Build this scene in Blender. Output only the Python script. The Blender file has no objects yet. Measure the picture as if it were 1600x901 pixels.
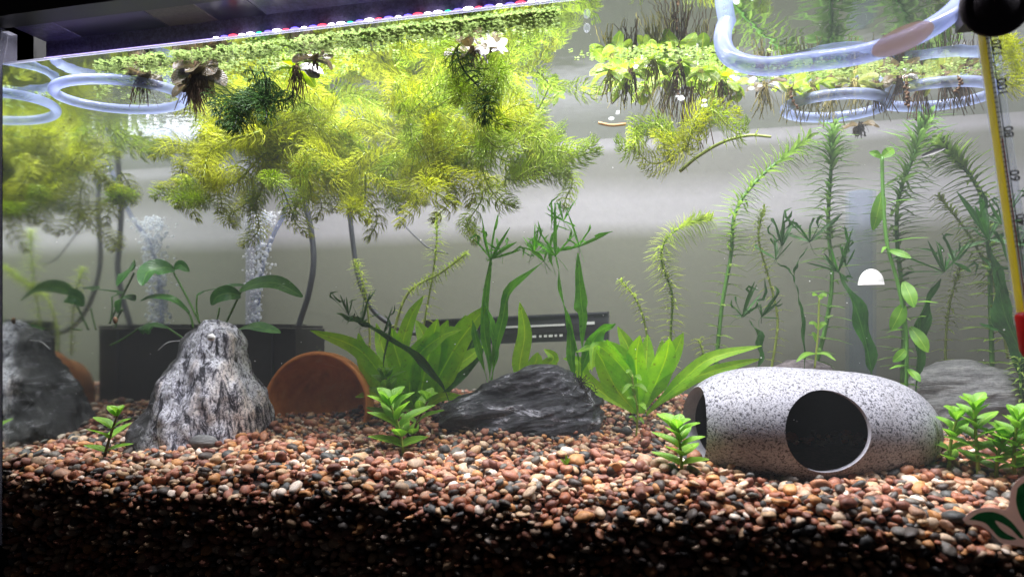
import bpy, math, random
import numpy as np
from mathutils import Vector, Matrix, Euler, noise as N

random.seed(7); rng = np.random.default_rng(7)
R = math.radians
sc = bpy.context.scene

# ------------------------------------------------------------------ camera, world, lamps, exposure
F = 1067.0; TH = R(13.5); HOR = 516.0; CZ = 0.16
CT, ST = math.cos(TH), math.sin(TH)
cam_d = bpy.data.cameras.new('camera'); cam = bpy.data.objects.new('camera', cam_d)
sc.collection.objects.link(cam); sc.camera = cam
cam.location = (0, 0, CZ); cam.rotation_euler = (R(90), 0, TH)
cam_d.sensor_width = 36; cam_d.lens = F / 1600 * 36; cam_d.shift_y = (HOR - 450.5) / 1600
cam_d.dof.use_dof = True; cam_d.dof.focus_distance = 0.52; cam_d.dof.aperture_fstop = 7.0
cam_d.clip_start = 0.01; cam_d.clip_end = 20

w = bpy.data.worlds.new('World'); sc.world = w; w.use_nodes = True
w.node_tree.nodes['Background'].inputs[0].default_value = (0.75, 0.72, 0.85, 1)
w.node_tree.nodes['Background'].inputs[1].default_value = 0.013

sc.view_settings.view_transform = 'Standard'; sc.view_settings.look = 'None'
sc.view_settings.exposure = 0.05; sc.view_settings.gamma = 1.0
sc.render.engine = 'CYCLES'
cy = sc.cycles
cy.max_bounces = 10; cy.diffuse_bounces = 3; cy.glossy_bounces = 4; cy.transmission_bounces = 4
cy.transparent_max_bounces = 24; cy.volume_bounces = 0
cy.use_denoising = True; cy.caustics_reflective = False; cy.caustics_refractive = False
cy.sample_clamp_indirect = 4.0; cy.use_adaptive_sampling = True; cy.adaptive_threshold = 0.03
try: cy.denoiser = 'OPENIMAGEDENOISE'
except Exception: pass

def area(name, loc, sx, sy, power, col, rot=(0, 0, 0)):
    l = bpy.data.lights.new(name, 'AREA'); l.shape = 'RECTANGLE'; l.size = sx; l.size_y = sy
    l.energy = power; l.color = col
    o = bpy.data.objects.new(name, l); sc.collection.objects.link(o)
    o.location = loc; o.rotation_euler = rot
    return o
# added lamps standing in for the hood light, mostly raised above it for evenness
area('added_top_lamp', (-0.10, 0.520, 0.80), 0.80, 0.08, 7.3, (0.98, 0.96, 1.0), (R(-4), 0, 0))
area('added_top_lamp', (-0.10, 0.585, 0.80), 0.80, 0.06, 2.6, (1.0, 0.98, 0.94), (R(-12), 0, 0))
area('added_top_lamp', (-0.10, 0.456, 0.66), 0.80, 0.014, 9.8, (1.0, 0.98, 0.98), (R(12), 0, 0))  # added to light the front faces of stones and plants
area('added_top_lamp', (-0.10, 0.4115, 0.3870), 0.76, 0.004, 1.0, (0.93, 0.90, 1.0), (R(12), 0, 0)).data.spread = R(115)  # added by the front glass to light the thermometer and gravel

WZ = CZ + 0.1996            # water level
YF, YB = 0.408, 0.715       # front pane (inside), back pane (inside)
XL, XR = -0.490, 0.300

def P(px, py, y):
    u = (px - 800) / F; v = (HOR - py) / F
    t = y / (CT + u * ST)
    return Vector((t * (-ST + u * CT), y, CZ + t * v))
def yS(px, py):             # where the water surface is seen at a pixel
    u = (px - 800) / F; t = (WZ - CZ) / ((HOR - py) / F)
    return t * (CT + u * ST)
def ground(x, y):
    return 0.0575 - 0.0135 * max(0.0, min(1.0, (0.4300 - y) / 0.022)) ** 1.6 + max(0, (y - 0.41)) / 0.27 * 0.034 + 0.0035 * math.sin(x * 23 + y * 31) + 0.002 * math.sin(x * 61 - y * 40)
def G(px, py):
    y = 0.45
    for y in np.linspace(0.408, 0.68, 140):
        p = P(px, py, y)
        if p.z <= ground(p.x, p.y): break
    p.z = ground(p.x, p.y)
    return p
def pxcm(y, px):            # metres per pixel at a depth
    return y / (CT + (px - 800) / F * ST) / F

# ------------------------------------------------------------------ node helpers
def newmat(name):
    m = bpy.data.materials.new(name); m.use_nodes = True
    nt = m.node_tree; nt.nodes.clear()
    out = nt.nodes.new('ShaderNodeOutputMaterial')
    return m, nt, out
def nd(nt, typ, **kw):
    n = nt.nodes.new(typ)
    for k, v in kw.items():
        if k.startswith('i_'):
            n.inputs[k[2:].replace('_', ' ')].default_value = v
        else: setattr(n, k, v)
    return n
def ramp(nt, fac, stops, interp='LINEAR'):
    r = nt.nodes.new('ShaderNodeValToRGB'); cr = r.color_ramp; cr.interpolation = interp
    while len(cr.elements) < len(stops): cr.elements.new(0.5)
    for e, (p, c) in zip(cr.elements, stops):
        e.position = p; e.color = (*c, 1) if len(c) == 3 else c
    nt.links.new(fac, r.inputs[0]); return r
def coords(nt, scale=(1, 1, 1), rot=(0, 0, 0), kind='Object'):
    tc = nt.nodes.new('ShaderNodeTexCoord'); mp = nt.nodes.new('ShaderNodeMapping')
    mp.inputs['Scale'].default_value = scale; mp.inputs['Rotation'].default_value = rot
    nt.links.new(tc.outputs[kind], mp.inputs[0]); return mp.outputs[0]
def noise_tex(nt, vec, scale, detail=4, rough=0.6, dist=0):
    n = nd(nt, 'ShaderNodeTexNoise'); n.inputs['Scale'].default_value = scale
    n.inputs['Detail'].default_value = detail; n.inputs['Roughness'].default_value = rough
    n.inputs['Distortion'].default_value = dist
    nt.links.new(vec, n.inputs['Vector']); return n.outputs['Fac']
def bump(nt, h, strength, dist):
    b = nd(nt, 'ShaderNodeBump'); b.inputs['Strength'].default_value = strength; b.inputs['Distance'].default_value = dist
    nt.links.new(h, b.inputs['Height']); return b.outputs[0]

def simple(name, col, rough=0.5, metal=0, spec=0.5, noisy=0.0, nscale=200):
    m, nt, out = newmat(name)
    b = nd(nt, 'ShaderNodeBsdfPrincipled'); b.inputs['Base Color'].default_value = (*col, 1)
    b.inputs['Roughness'].default_value = rough; b.inputs['Metallic'].default_value = metal
    b.inputs['Specular IOR Level'].default_value = spec
    if noisy:
        f = noise_tex(nt, coords(nt), nscale, 6, 0.7)
        r = ramp(nt, f, [(0.3, tuple(c * (1 - noisy) for c in col)), (0.7, tuple(min(1, c * (1 + noisy)) for c in col))])
        nt.links.new(r.outputs[0], b.inputs['Base Color'])
        nt.links.new(bump(nt, f, 0.4, 0.0006), b.inputs['Normal'])
    nt.links.new(b.outputs[0], out.inputs[0]); return m

def leafmat(name, lo, hi, trans=0.4, rough=0.38, vein=True, nscale=60, tip=None):
    """leaf: two tones of the plant's own colour, pale midrib, light shining through"""
    m, nt, out = newmat(name)
    f = noise_tex(nt, coords(nt), nscale, 3, 0.6)
    r = ramp(nt, f, [(0.32, lo), (0.68, hi)]); col = r.outputs[0]
    info = nd(nt, 'ShaderNodeNewGeometry')
    hs = nd(nt, 'ShaderNodeHueSaturation'); nt.links.new(col, hs.inputs['Color'])
    mr = nd(nt, 'ShaderNodeMapRange'); nt.links.new(info.outputs['Random Per Island'], mr.inputs[0])
    mr.inputs['To Min'].default_value = 0.72; mr.inputs['To Max'].default_value = 1.3
    nt.links.new(mr.outputs[0], hs.inputs['Value']); col = hs.outputs[0]
    if vein:
        uv = nd(nt, 'ShaderNodeTexCoord'); sp = nd(nt, 'ShaderNodeSeparateXYZ'); nt.links.new(uv.outputs['UV'], sp.inputs[0])
        a = nd(nt, 'ShaderNodeMath', operation='SUBTRACT'); nt.links.new(sp.outputs[0], a.inputs[0]); a.inputs[1].default_value = 0.5
        b_ = nd(nt, 'ShaderNodeMath', operation='ABSOLUTE'); nt.links.new(a.outputs[0], b_.inputs[0])
        # side veins
        wv = nd(nt, 'ShaderNodeMath', operation='MULTIPLY_ADD'); nt.links.new(b_.outputs[0], wv.inputs[0]); wv.inputs[1].default_value = -0.5
        nt.links.new(sp.outputs[1], wv.inputs[2])
        sn = nd(nt, 'ShaderNodeMath', operation='MULTIPLY'); nt.links.new(wv.outputs[0], sn.inputs[0]); sn.inputs[1].default_value = 75
        si = nd(nt, 'ShaderNodeMath', operation='SINE'); nt.links.new(sn.outputs[0], si.inputs[0])
        rv = ramp(nt, b_.outputs[0], [(0.0, (1, 1, 1)), (0.05, (0, 0, 0))])
        mx = nd(nt, 'ShaderNodeMix', data_type='RGBA'); nt.links.new(rv.outputs[0], mx.inputs[0])
        nt.links.new(col, mx.inputs[6]); mx.inputs[7].default_value = (min(1, hi[0] * 1.7), min(1, hi[1] * 1.35), hi[2] * 1.6, 1)
        col = mx.outputs[2]
        hb = si.outputs[0]
    else: hb = f
    if tip:
        uv2 = nd(nt, 'ShaderNodeTexCoord'); sp2 = nd(nt, 'ShaderNodeSeparateXYZ'); nt.links.new(uv2.outputs['UV'], sp2.inputs[0])
        mx2 = nd(nt, 'ShaderNodeMix', data_type='RGBA'); nt.links.new(sp2.outputs[1], mx2.inputs[0])
        nt.links.new(col, mx2.inputs[6]); mx2.inputs[7].default_value = (*tip, 1); col = mx2.outputs[2]
    fs_ = noise_tex(nt, coords(nt), 330, 4, 0.7, 0.5); rsp = ramp(nt, fs_, [(0.33, (0.45, 0.36, 0.22)), (0.40, (1, 1, 1)), (0.66, (1, 1, 1)), (0.72, (1.25, 1.1, 0.9))])
    msp = nd(nt, 'ShaderNodeMix', data_type='RGBA', blend_type='MULTIPLY'); msp.inputs[0].default_value = 0.75
    nt.links.new(col, msp.inputs[6]); nt.links.new(rsp.outputs[0], msp.inputs[7]); col = msp.outputs[2]
    b = nd(nt, 'ShaderNodeBsdfPrincipled'); nt.links.new(col, b.inputs['Base Color'])
    b.inputs['Roughness'].default_value = rough; b.inputs['Specular IOR Level'].default_value = 0.35
    nt.links.new(bump(nt, hb, 0.25, 0.0004), b.inputs['Normal'])
    t = nd(nt, 'ShaderNodeBsdfTranslucent')
    hs2 = nd(nt, 'ShaderNodeHueSaturation'); nt.links.new(col, hs2.inputs['Color']); hs2.inputs['Value'].default_value = 1.5; hs2.inputs['Saturation'].default_value = 1.05
    nt.links.new(hs2.outputs[0], t.inputs[0])
    mix = nd(nt, 'ShaderNodeMixShader'); mix.inputs[0].default_value = trans
    nt.links.new(b.outputs[0], mix.inputs[1]); nt.links.new(t.outputs[0], mix.inputs[2])
    nt.links.new(mix.outputs[0], out.inputs[0]); return m

M = {}
M['sword'] = leafmat('sword_leaf', (0.18, 0.45, 0.012), (0.34, 0.62, 0.03), 0.55)
M['fern'] = leafmat('fern_leaf', (0.05, 0.22, 0.015), (0.14, 0.42, 0.03), 0.45)
M['fern_dark'] = leafmat('dark_fern_leaf', (0.015, 0.07, 0.012), (0.04, 0.14, 0.02), 0.3)
M['anubias'] = leafmat('anubias_leaf', (0.03, 0.14, 0.025), (0.08, 0.24, 0.04), 0.3, 0.28)
M['hygro'] = leafmat('hygro_leaf', (0.14, 0.35, 0.03), (0.25, 0.48, 0.06), 0.4)
M['oval'] = leafmat('oval_leaf', (0.08, 0.24, 0.02), (0.18, 0.38, 0.04), 0.4)
M['egeria'] = leafmat('egeria_leaf', (0.15, 0.26, 0.05), (0.30, 0.44, 0.09), 0.45, vein=False)
M['egeria_y'] = leafmat('yellow_egeria_leaf', (0.24, 0.36, 0.05), (0.45, 0.52, 0.12), 0.45, vein=False)
M['egeria_d'] = leafmat('deep_egeria_leaf', (0.11, 0.22, 0.06), (0.23, 0.37, 0.10), 0.45, vein=False)
M['horn'] = leafmat('hornwort_needle', (0.34, 0.40, 0.02), (0.62, 0.65, 0.07), 0.5, 0.45, vein=False, nscale=25)
M['horn_g'] = leafmat('green_hornwort_needle', (0.24, 0.36, 0.02), (0.46, 0.56, 0.06), 0.45, 0.45, vein=False, nscale=25)
M['horn_shaded'] = leafmat('shaded_hornwort_needle', (0.025, 0.09, 0.008), (0.07, 0.19, 0.02), 0.3, 0.45, vein=False, nscale=25)  # darker copy of the needle colour, painting strands in shadow
M['stem_y'] = simple('yellow_green_stem', (0.30, 0.38, 0.06), 0.5)
M['stem_g'] = simple('green_stem', (0.10, 0.26, 0.04), 0.5)
M['stem_shaded'] = simple('shaded_stem', (0.03, 0.06, 0.02), 0.6)  # darker stem colour for the same shadowed strands
M['stem_b'] = simple('brown_stem', (0.16, 0.10, 0.04), 0.6)
M['root'] = simple('brown_root', (0.12, 0.065, 0.03), 0.8)
M['root_p'] = simple('pale_root', (0.42, 0.36, 0.12), 0.7)
M['root_k'] = simple('black_root', (0.03, 0.026, 0.02), 0.9)
M['frog'] = leafmat('floater_leaf', (0.12, 0.23, 0.01), (0.27, 0.37, 0.02), 0.4, 0.3)
M['frog_o'] = leafmat('olive_floater_leaf', (0.09, 0.12, 0.015), (0.20, 0.23, 0.04), 0.35, 0.3)
M['frog_d'] = leafmat('dark_floater_leaf', (0.03, 0.022, 0.010), (0.09, 0.068, 0.024), 0.15, 0.3)
M['duck'] = leafmat('duckweed_leaf', (0.11, 0.17, 0.04), (0.24, 0.31, 0.11), 0.35, 0.35, vein=False)
M['silver'] = simple('silver_leaf', (0.34, 0.33, 0.36), 0.25)
M['black'] = simple('black_plastic', (0.014, 0.014, 0.016), 0.45)
M['box'] = simple('dark_filter_plastic', (0.012, 0.012, 0.013), 0.55, noisy=0.4, nscale=120)
M['rubber'] = simple('dark_rubber', (0.05, 0.04, 0.043), 0.5, noisy=0.3, nscale=300)
M['hose'] = simple('dark_hose', (0.045, 0.05, 0.06), 0.4)
M['bar'] = simple('black_bar_plastic', (0.03, 0.032, 0.038), 0.3)
M['print'] = simple('pale_reflection', (0.55, 0.56, 0.56), 0.6)  # pale colour of the painted reflection strips on the heater bar
M['yellow'] = simple('yellow_strip', (0.85, 0.60, 0.0), 0.4)
M['white'] = simple('white_strip', (0.62, 0.62, 0.60), 0.4)
M['ink'] = simple('black_ink', (0.02, 0.02, 0.02), 0.6)
M['red'] = simple('red_plastic', (0.35, 0.01, 0.01), 0.35)
M['shell'] = simple('white_shell', (0.9, 0.9, 0.9), 0.4)
M['stk_border'] = simple('sticker_border', (0.42, 0.32, 0.31), 0.7)
M['stk_green'] = simple('sticker_green', (0.05, 0.17, 0.075), 0.7)
M['wood'] = simple('orange_stem_piece', (0.55, 0.30, 0.12), 0.6)

def glowthrough(name, col, tr_=0.6):
    m, nt, out = newmat(name)
    b = nd(nt, 'ShaderNodeBsdfPrincipled'); b.inputs['Base Color'].default_value = (*col, 1); b.inputs['Roughness'].default_value = 0.5
    t = nd(nt, 'ShaderNodeBsdfTranslucent'); t.inputs[0].default_value = (*col, 1)
    mx = nd(nt, 'ShaderNodeMixShader'); mx.inputs[0].default_value = tr_
    nt.links.new(b.outputs[0], mx.inputs[1]); nt.links.new(t.outputs[0], mx.inputs[2]); nt.links.new(mx.outputs[0], out.inputs[0]); return m
M['yellow'] = glowthrough('yellow_strip', (1.0, 0.86, 0.0), .8); M['white'] = glowthrough('white_strip', (0.85, 0.85, 0.80))
M['red'] = glowthrough('red_plastic', (0.55, 0.01, 0.01)); M['stk_border'] = glowthrough('sticker_border', (0.80, 0.66, 0.64), .7); M['stk_green'] = glowthrough('sticker_green', (0.25, 0.85, 0.42), .3)

def clear_mat(name, col, rough, body, edge):
    """clear vinyl or glass: more of it shows where one looks along its wall"""
    m, nt, out = newmat(name)
    lw = nd(nt, 'ShaderNodeLayerWeight'); lw.inputs[0].default_value = 0.35
    mr = nd(nt, 'ShaderNodeMapRange'); nt.links.new(lw.outputs['Facing'], mr.inputs[0])
    mr.inputs['To Min'].default_value = body; mr.inputs['To Max'].default_value = edge
    b = nd(nt, 'ShaderNodeBsdfPrincipled'); b.inputs['Base Color'].default_value = (*col, 1); b.inputs['Roughness'].default_value = rough
    tr = nd(nt, 'ShaderNodeBsdfTransparent'); tr.inputs[0].default_value = (0.93, 0.95, 1, 1)
    tl = nd(nt, 'ShaderNodeBsdfTranslucent'); tl.inputs[0].default_value = (*col, 1)
    a = nd(nt, 'ShaderNodeMixShader'); a.inputs[0].default_value = 0.5
    nt.links.new(b.outputs[0], a.inputs[1]); nt.links.new(tl.outputs[0], a.inputs[2])
    mx = nd(nt, 'ShaderNodeMixShader'); nt.links.new(mr.outputs[0], mx.inputs[0])
    nt.links.new(tr.outputs[0], mx.inputs[1]); nt.links.new(a.outputs[0], mx.inputs[2])
    nt.links.new(mx.outputs[0], out.inputs[0]); return m
M['tube'] = clear_mat('clear_vinyl', (0.36, 0.42, 0.66), 0.12, 0.38, 0.95)
M['tubeglass'] = clear_mat('clear_glass', (0.75, 0.8, 0.8), 0.08, 0.06, 0.55)
M['riser'] = clear_mat('faint_clear_tube', (0.42, 0.52, 0.54), 0.2, 0.02, 0.12)
M['edge'] = clear_mat('glass_edge', (0.42, 0.42, 0.50), 0.3, 0.30, 0.55)
M['bubble'] = clear_mat('air_bubble', (0.95, 0.97, 1.0), 0.05, 0.42, 0.95)
M['peach'] = clear_mat('peach_reflection', (1.0, 0.66, 0.48), 0.4, 0.8, 0.85)

# water underside: a mirror beyond the critical angle, clear below it
def mirror_mat(name, col, lo, hi, ripple):
    m, nt, out = newmat(name)
    g = nd(nt, 'ShaderNodeNewGeometry')
    dp = nd(nt, 'ShaderNodeVectorMath', operation='DOT_PRODUCT')
    nt.links.new(g.outputs['Incoming'], dp.inputs[0]); nt.links.new(g.outputs['True Normal'], dp.inputs[1])
    ab = nd(nt, 'ShaderNodeMath', operation='ABSOLUTE'); nt.links.new(dp.outputs['Value'], ab.inputs[0])
    mr = nd(nt, 'ShaderNodeMapRange'); mr.interpolation_type = 'SMOOTHSTEP'
    nt.links.new(ab.outputs[0], mr.inputs[0]); mr.inputs['From Min'].default_value = lo; mr.inputs['From Max'].default_value = hi
    gl = nd(nt, 'ShaderNodeBsdfGlossy'); gl.inputs['Color'].default_value = (*col, 1); gl.inputs['Roughness'].default_value = 0.03 if ripple else 0.055
    tr = nd(nt, 'ShaderNodeBsdfTransparent'); tr.inputs[0].default_value = (1, 1, 1, 1)
    if ripple:
        v = coords(nt)
        f = noise_tex(nt, v, 35, 2, 0.5)
        n1 = bump(nt, f, 0.10, 0.004)
        # rings and chop where the air stone breaks the surface
        vd = nd(nt, 'ShaderNodeVectorMath', operation='DISTANCE'); nt.links.new(v, vd.inputs[0]); vd.inputs[1].default_value = (-0.42, 0.60, WZ)
        fall = nd(nt, 'ShaderNodeMapRange'); nt.links.new(vd.outputs['Value'], fall.inputs[0])
        fall.inputs['From Min'].default_value = 0.02; fall.inputs['From Max'].default_value = 0.15
        fall.inputs['To Min'].default_value = 1; fall.inputs['To Max'].default_value = 0
        f2 = noise_tex(nt, v, 130, 3, 0.6)
        mu = nd(nt, 'ShaderNodeMath', operation='MULTIPLY'); nt.links.new(f2, mu.inputs[0]); nt.links.new(fall.outputs[0], mu.inputs[1])
        b2 = nd(nt, 'ShaderNodeBump'); b2.inputs['Strength'].default_value = 0.7; b2.inputs['Distance'].default_value = 0.006
        nt.links.new(mu.outputs[0], b2.inputs['Height']); nt.links.new(n1, b2.inputs['Normal'])
        nt.links.new(b2.outputs[0], gl.inputs['Normal'])
    mx = nd(nt, 'ShaderNodeMixShader'); nt.links.new(mr.outputs[0], mx.inputs[0])
    nt.links.new(gl.outputs[0], mx.inputs[1]); nt.links.new(tr.outputs[0], mx.inputs[2])
    nt.links.new(mx.outputs[0], out.inputs[0]); return m
M['surface'] = mirror_mat('water_underside', (0.86, 0.90, 0.86), 0.50, 0.60, True)
M['pane'] = mirror_mat('end_pane_glass', (0.80, 0.84, 0.80), 1.5, 2.0, False)
m, nt, out = newmat('clean_glass'); t_ = nd(nt, 'ShaderNodeBsdfTransparent'); nt.links.new(t_.outputs[0], out.inputs[0]); M['clean'] = m

# marble: white and grey with near-vertical black streaks
def marble():
    m, nt, out = newmat('streaked_marble')
    v = coords(nt, (1, 1, 0.33), (0, R(6), 0)); v1 = coords(nt)
    f = noise_tex(nt, v, 120, 8, 0.8, 0.9)
    r = ramp(nt, f, [(0.43, (0.015, 0.015, 0.028)), (0.465, (0.24, 0.24, 0.30)), (0.50, (0.80, 0.80, 0.88)), (0.60, (0.97, 0.97, 1.0))])
    f2 = noise_tex(nt, v1, 420, 5, 0.75)
    r2 = ramp(nt, f2, [(0.43, (0.06, 0.06, 0.09)), (0.50, (1, 1, 1))])
    mx = nd(nt, 'ShaderNodeMix', data_type='RGBA', blend_type='MULTIPLY'); mx.inputs[0].default_value = 0.75
    nt.links.new(r.outputs[0], mx.inputs[6]); nt.links.new(r2.outputs[0], mx.inputs[7])
    f3 = noise_tex(nt, v, 30, 3, 0.5)
    r3 = ramp(nt, f3, [(0.54, (0.94, 0.96, 1)), (0.66, (1, 0.88, 0.78))])
    mx3 = nd(nt, 'ShaderNodeMix', data_type='RGBA', blend_type='MULTIPLY'); mx3.inputs[0].default_value = 0.8
    nt.links.new(mx.outputs[2], mx3.inputs[6]); nt.links.new(r3.outputs[0], mx3.inputs[7])
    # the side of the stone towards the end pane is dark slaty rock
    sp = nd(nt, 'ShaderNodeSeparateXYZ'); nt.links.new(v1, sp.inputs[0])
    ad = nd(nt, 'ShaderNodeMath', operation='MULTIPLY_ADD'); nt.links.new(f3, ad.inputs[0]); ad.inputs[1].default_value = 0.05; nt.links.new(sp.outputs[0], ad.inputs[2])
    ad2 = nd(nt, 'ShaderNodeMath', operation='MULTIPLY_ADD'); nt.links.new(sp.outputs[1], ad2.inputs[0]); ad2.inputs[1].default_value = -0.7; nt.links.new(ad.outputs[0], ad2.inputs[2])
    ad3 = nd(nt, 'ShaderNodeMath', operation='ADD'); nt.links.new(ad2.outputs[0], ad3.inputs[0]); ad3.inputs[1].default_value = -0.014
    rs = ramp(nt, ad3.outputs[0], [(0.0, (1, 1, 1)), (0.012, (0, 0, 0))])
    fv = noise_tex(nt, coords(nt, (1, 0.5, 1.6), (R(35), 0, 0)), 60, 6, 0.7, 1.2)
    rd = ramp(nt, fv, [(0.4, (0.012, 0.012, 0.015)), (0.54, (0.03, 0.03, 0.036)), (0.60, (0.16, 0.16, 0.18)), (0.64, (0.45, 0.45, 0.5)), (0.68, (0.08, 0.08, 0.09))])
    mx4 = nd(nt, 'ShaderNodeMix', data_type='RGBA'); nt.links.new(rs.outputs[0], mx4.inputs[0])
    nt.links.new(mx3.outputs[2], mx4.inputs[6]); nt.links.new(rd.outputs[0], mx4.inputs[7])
    b = nd(nt, 'ShaderNodeBsdfPrincipled'); b.inputs['Roughness'].default_value = 0.5
    nt.links.new(mx4.outputs[2], b.inputs['Base Color'])
    n1 = nd(nt, 'ShaderNodeBump'); n1.inputs['Strength'].default_value = 0.9; n1.inputs['Distance'].default_value = 0.0035
    nt.links.new(f, n1.inputs['Height']); nt.links.new(bump(nt, f2, 0.6, 0.001), n1.inputs['Normal'])
    nt.links.new(n1.outputs[0], b.inputs['Normal'])
    nt.links.new(b.outputs[0], out.inputs[0]); return m
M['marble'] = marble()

def slate(name, rot, stops, sc_=(0.5, 1, 1.7), ns=60):
    m, nt, out = newmat(name)
    v = coords(nt, sc_, rot); v1 = coords(nt)
    f = noise_tex(nt, v, ns, 10, 0.76, 0.35)
    r = ramp(nt, f, stops)
    f2 = noise_tex(nt, v1, 350, 6, 0.75)
    r2 = ramp(nt, f2, [(0.35, (0.45, 0.45, 0.5)), (0.6, (1, 1, 1))])
    mx = nd(nt, 'ShaderNodeMix', data_type='RGBA', blend_type='MULTIPLY'); mx.inputs[0].default_value = 0.8
    nt.links.new(r.outputs[0], mx.inputs[6]); nt.links.new(r2.outputs[0], mx.inputs[7])
    b = nd(nt, 'ShaderNodeBsdfPrincipled'); b.inputs['Roughness'].default_value = 0.42
    nt.links.new(mx.outputs[2], b.inputs['Base Color'])
    n1 = nd(nt, 'ShaderNodeBump'); n1.inputs['Strength'].default_value = 1.0; n1.inputs['Distance'].default_value = 0.004
    nt.links.new(f, n1.inputs['Height']); nt.links.new(bump(nt, f2, 0.5, 0.001), n1.inputs['Normal'])
    nt.links.new(n1.outputs[0], b.inputs['Normal'])
    nt.links.new(b.outputs[0], out.inputs[0]); return m
M['slate'] = slate('dark_slate', (0, R(-18), 0), [(0.40, (0.014, 0.015, 0.02)), (0.51, (0.05, 0.053, 0.065)), (0.565, (0.17, 0.175, 0.20)), (0.60, (0.72, 0.73, 0.80)), (0.65, (0.30, 0.305, 0.34))])
M['greystone'] = slate('grey_layered_stone', (0, R(5), 0), [(0.38, (0.11, 0.115, 0.115)), (0.55, (0.26, 0.265, 0.26)), (0.68, (0.45, 0.45, 0.42))], (0.25, 1, 2.2), 70)
M['pinkstone'] = slate('pinkish_stone', (0, 0, 0), [(0.4, (0.10, 0.08, 0.09)), (0.65, (0.34, 0.29, 0.30))])

def speckle():
    m, nt, out = newmat('speckled_ceramic')
    v = coords(nt)
    f = noise_tex(nt, v, 620, 3, 0.65, 0.5)
    f2 = noise_tex(nt, v, 1300, 2, 0.5)
    r = ramp(nt, f, [(0.418, (0.03, 0.03, 0.04)), (0.44, (0.31, 0.315, 0.36)), (0.6, (0.38, 0.385, 0.43))])
    r2 = ramp(nt, f2, [(0.38, (0.12, 0.12, 0.15)), (0.43, (1, 1, 1))])
    mx = nd(nt, 'ShaderNodeMix', data_type='RGBA', blend_type='MULTIPLY'); mx.inputs[0].default_value = 0.85
    nt.links.new(r.outputs[0], mx.inputs[6]); nt.links.new(r2.outputs[0], mx.inputs[7])
    fa = noise_tex(nt, v, 38, 6, 0.65); ra = ramp(nt, fa, [(0.42, (1, 1, 1)), (0.64, (0.80, 0.79, 0.76))])
    ma = nd(nt, 'ShaderNodeMix', data_type='RGBA', blend_type='MULTIPLY'); ma.inputs[0].default_value = 0.8
    nt.links.new(mx.outputs[2], ma.inputs[6]); nt.links.new(ra.outputs[0], ma.inputs[7]); mx = ma
    b = nd(nt, 'ShaderNodeBsdfPrincipled'); b.inputs['Roughness'].default_value = 0.6
    nt.links.new(mx.outputs[2], b.inputs['Base Color'])
    nt.links.new(bump(nt, f, 0.5, 0.0006), b.inputs['Normal'])
    nt.links.new(b.outputs[0], out.inputs[0]); return m
M['speckle'] = speckle()
M['rimwhite'] = simple('pale_glazed_rim', (0.45, 0.45, 0.50), 0.5, noisy=0.12, nscale=500)
M['inside'] = simple('dark_cave_inside', (0.008, 0.008, 0.009), 0.8, noisy=0.3, nscale=400)  # inner face of the shell coloured near black
M['terra'] = simple('terracotta', (0.5, 0.17, 0.055), 0.65)
def terra():
    m, nt, out = newmat('crusted_terracotta'); v = coords(nt)
    f = noise_tex(nt, v, 60, 7, .7, .4); r = ramp(nt, f, [(0.3, (0.56, 0.17, 0.04)), (0.55, (0.74, 0.27, 0.07)), (0.76, (0.76, 0.40, 0.18))])
    f2 = noise_tex(nt, v, 420, 4, .7)
    b = nd(nt, 'ShaderNodeBsdfPrincipled'); b.inputs['Roughness'].default_value = .65; nt.links.new(r.outputs[0], b.inputs['Base Color'])
    nt.links.new(bump(nt, f2, .4, .0005), b.inputs['Normal']); nt.links.new(b.outputs[0], out.inputs[0]); return m
M['terra'] = terra()
M['terra_old'] = simple('terracotta', (0.50, 0.17, 0.055), 0.65, noisy=0.22, nscale=90)

def pebblemat():
    m, nt, out = newmat('river_pebbles')
    g = nd(nt, 'ShaderNodeNewGeometry')
    cols = [(0.0, (0.34, 0.13, 0.07)), (0.09, (0.065, 0.055, 0.05)), (0.15, (0.42, 0.20, 0.11)), (0.25, (0.15, 0.15, 0.14)),
            (0.33, (0.56, 0.29, 0.11)), (0.41, (0.22, 0.095, 0.07)), (0.49, (0.40, 0.31, 0.22)), (0.57, (0.42, 0.19, 0.13)), (0.65, (0.56, 0.41, 0.25)),
            (0.72, (0.075, 0.085, 0.09)), (0.78, (0.46, 0.29, 0.20)), (0.85, (0.25, 0.12, 0.09)), (0.91, (0.66, 0.54, 0.40)), (0.965, (0.80, 0.75, 0.68))]
    r = ramp(nt, g.outputs['Random Per Island'], cols, 'CONSTANT')
    v = coords(nt)
    f = noise_tex(nt, v, 420, 5, 0.7, 0.5)
    r2 = ramp(nt, f, [(0.3, (0.52, 0.45, 0.40)), (0.68, (1.16, 1.02, 0.90))])
    mx = nd(nt, 'ShaderNodeMix', data_type='RGBA', blend_type='MULTIPLY'); mx.inputs[0].default_value = 0.9
    nt.links.new(r.outputs[0], mx.inputs[6]); nt.links.new(r2.outputs[0], mx.inputs[7])
    b = nd(nt, 'ShaderNodeBsdfPrincipled'); b.inputs['Roughness'].default_value = 0.55
    hq = nd(nt, 'ShaderNodeHueSaturation'); hq.inputs['Saturation'].default_value = 0.98; nt.links.new(mx.outputs[2], hq.inputs['Color'])
    nt.links.new(hq.outputs[0], b.inputs['Base Color'])
    nt.links.new(bump(nt, f, 0.4, 0.0008), b.inputs['Normal'])
    nt.links.new(b.outputs[0], out.inputs[0]); return m
M['pebble'] = pebblemat()
M['bed'] = simple('gravel_dust', (0.05, 0.03, 0.025), 0.9, noisy=0.5, nscale=300)
M['wall'] = simple('grey_painted_wall', (0.092, 0.096, 0.070), 0.75, noisy=0.05, nscale=160)
M['light_band'] = simple('pale_light_band', (0.30, 0.31, 0.35), 0.6, noisy=0.04, nscale=200)  # unused; pale colour of the painted light bands
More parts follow.
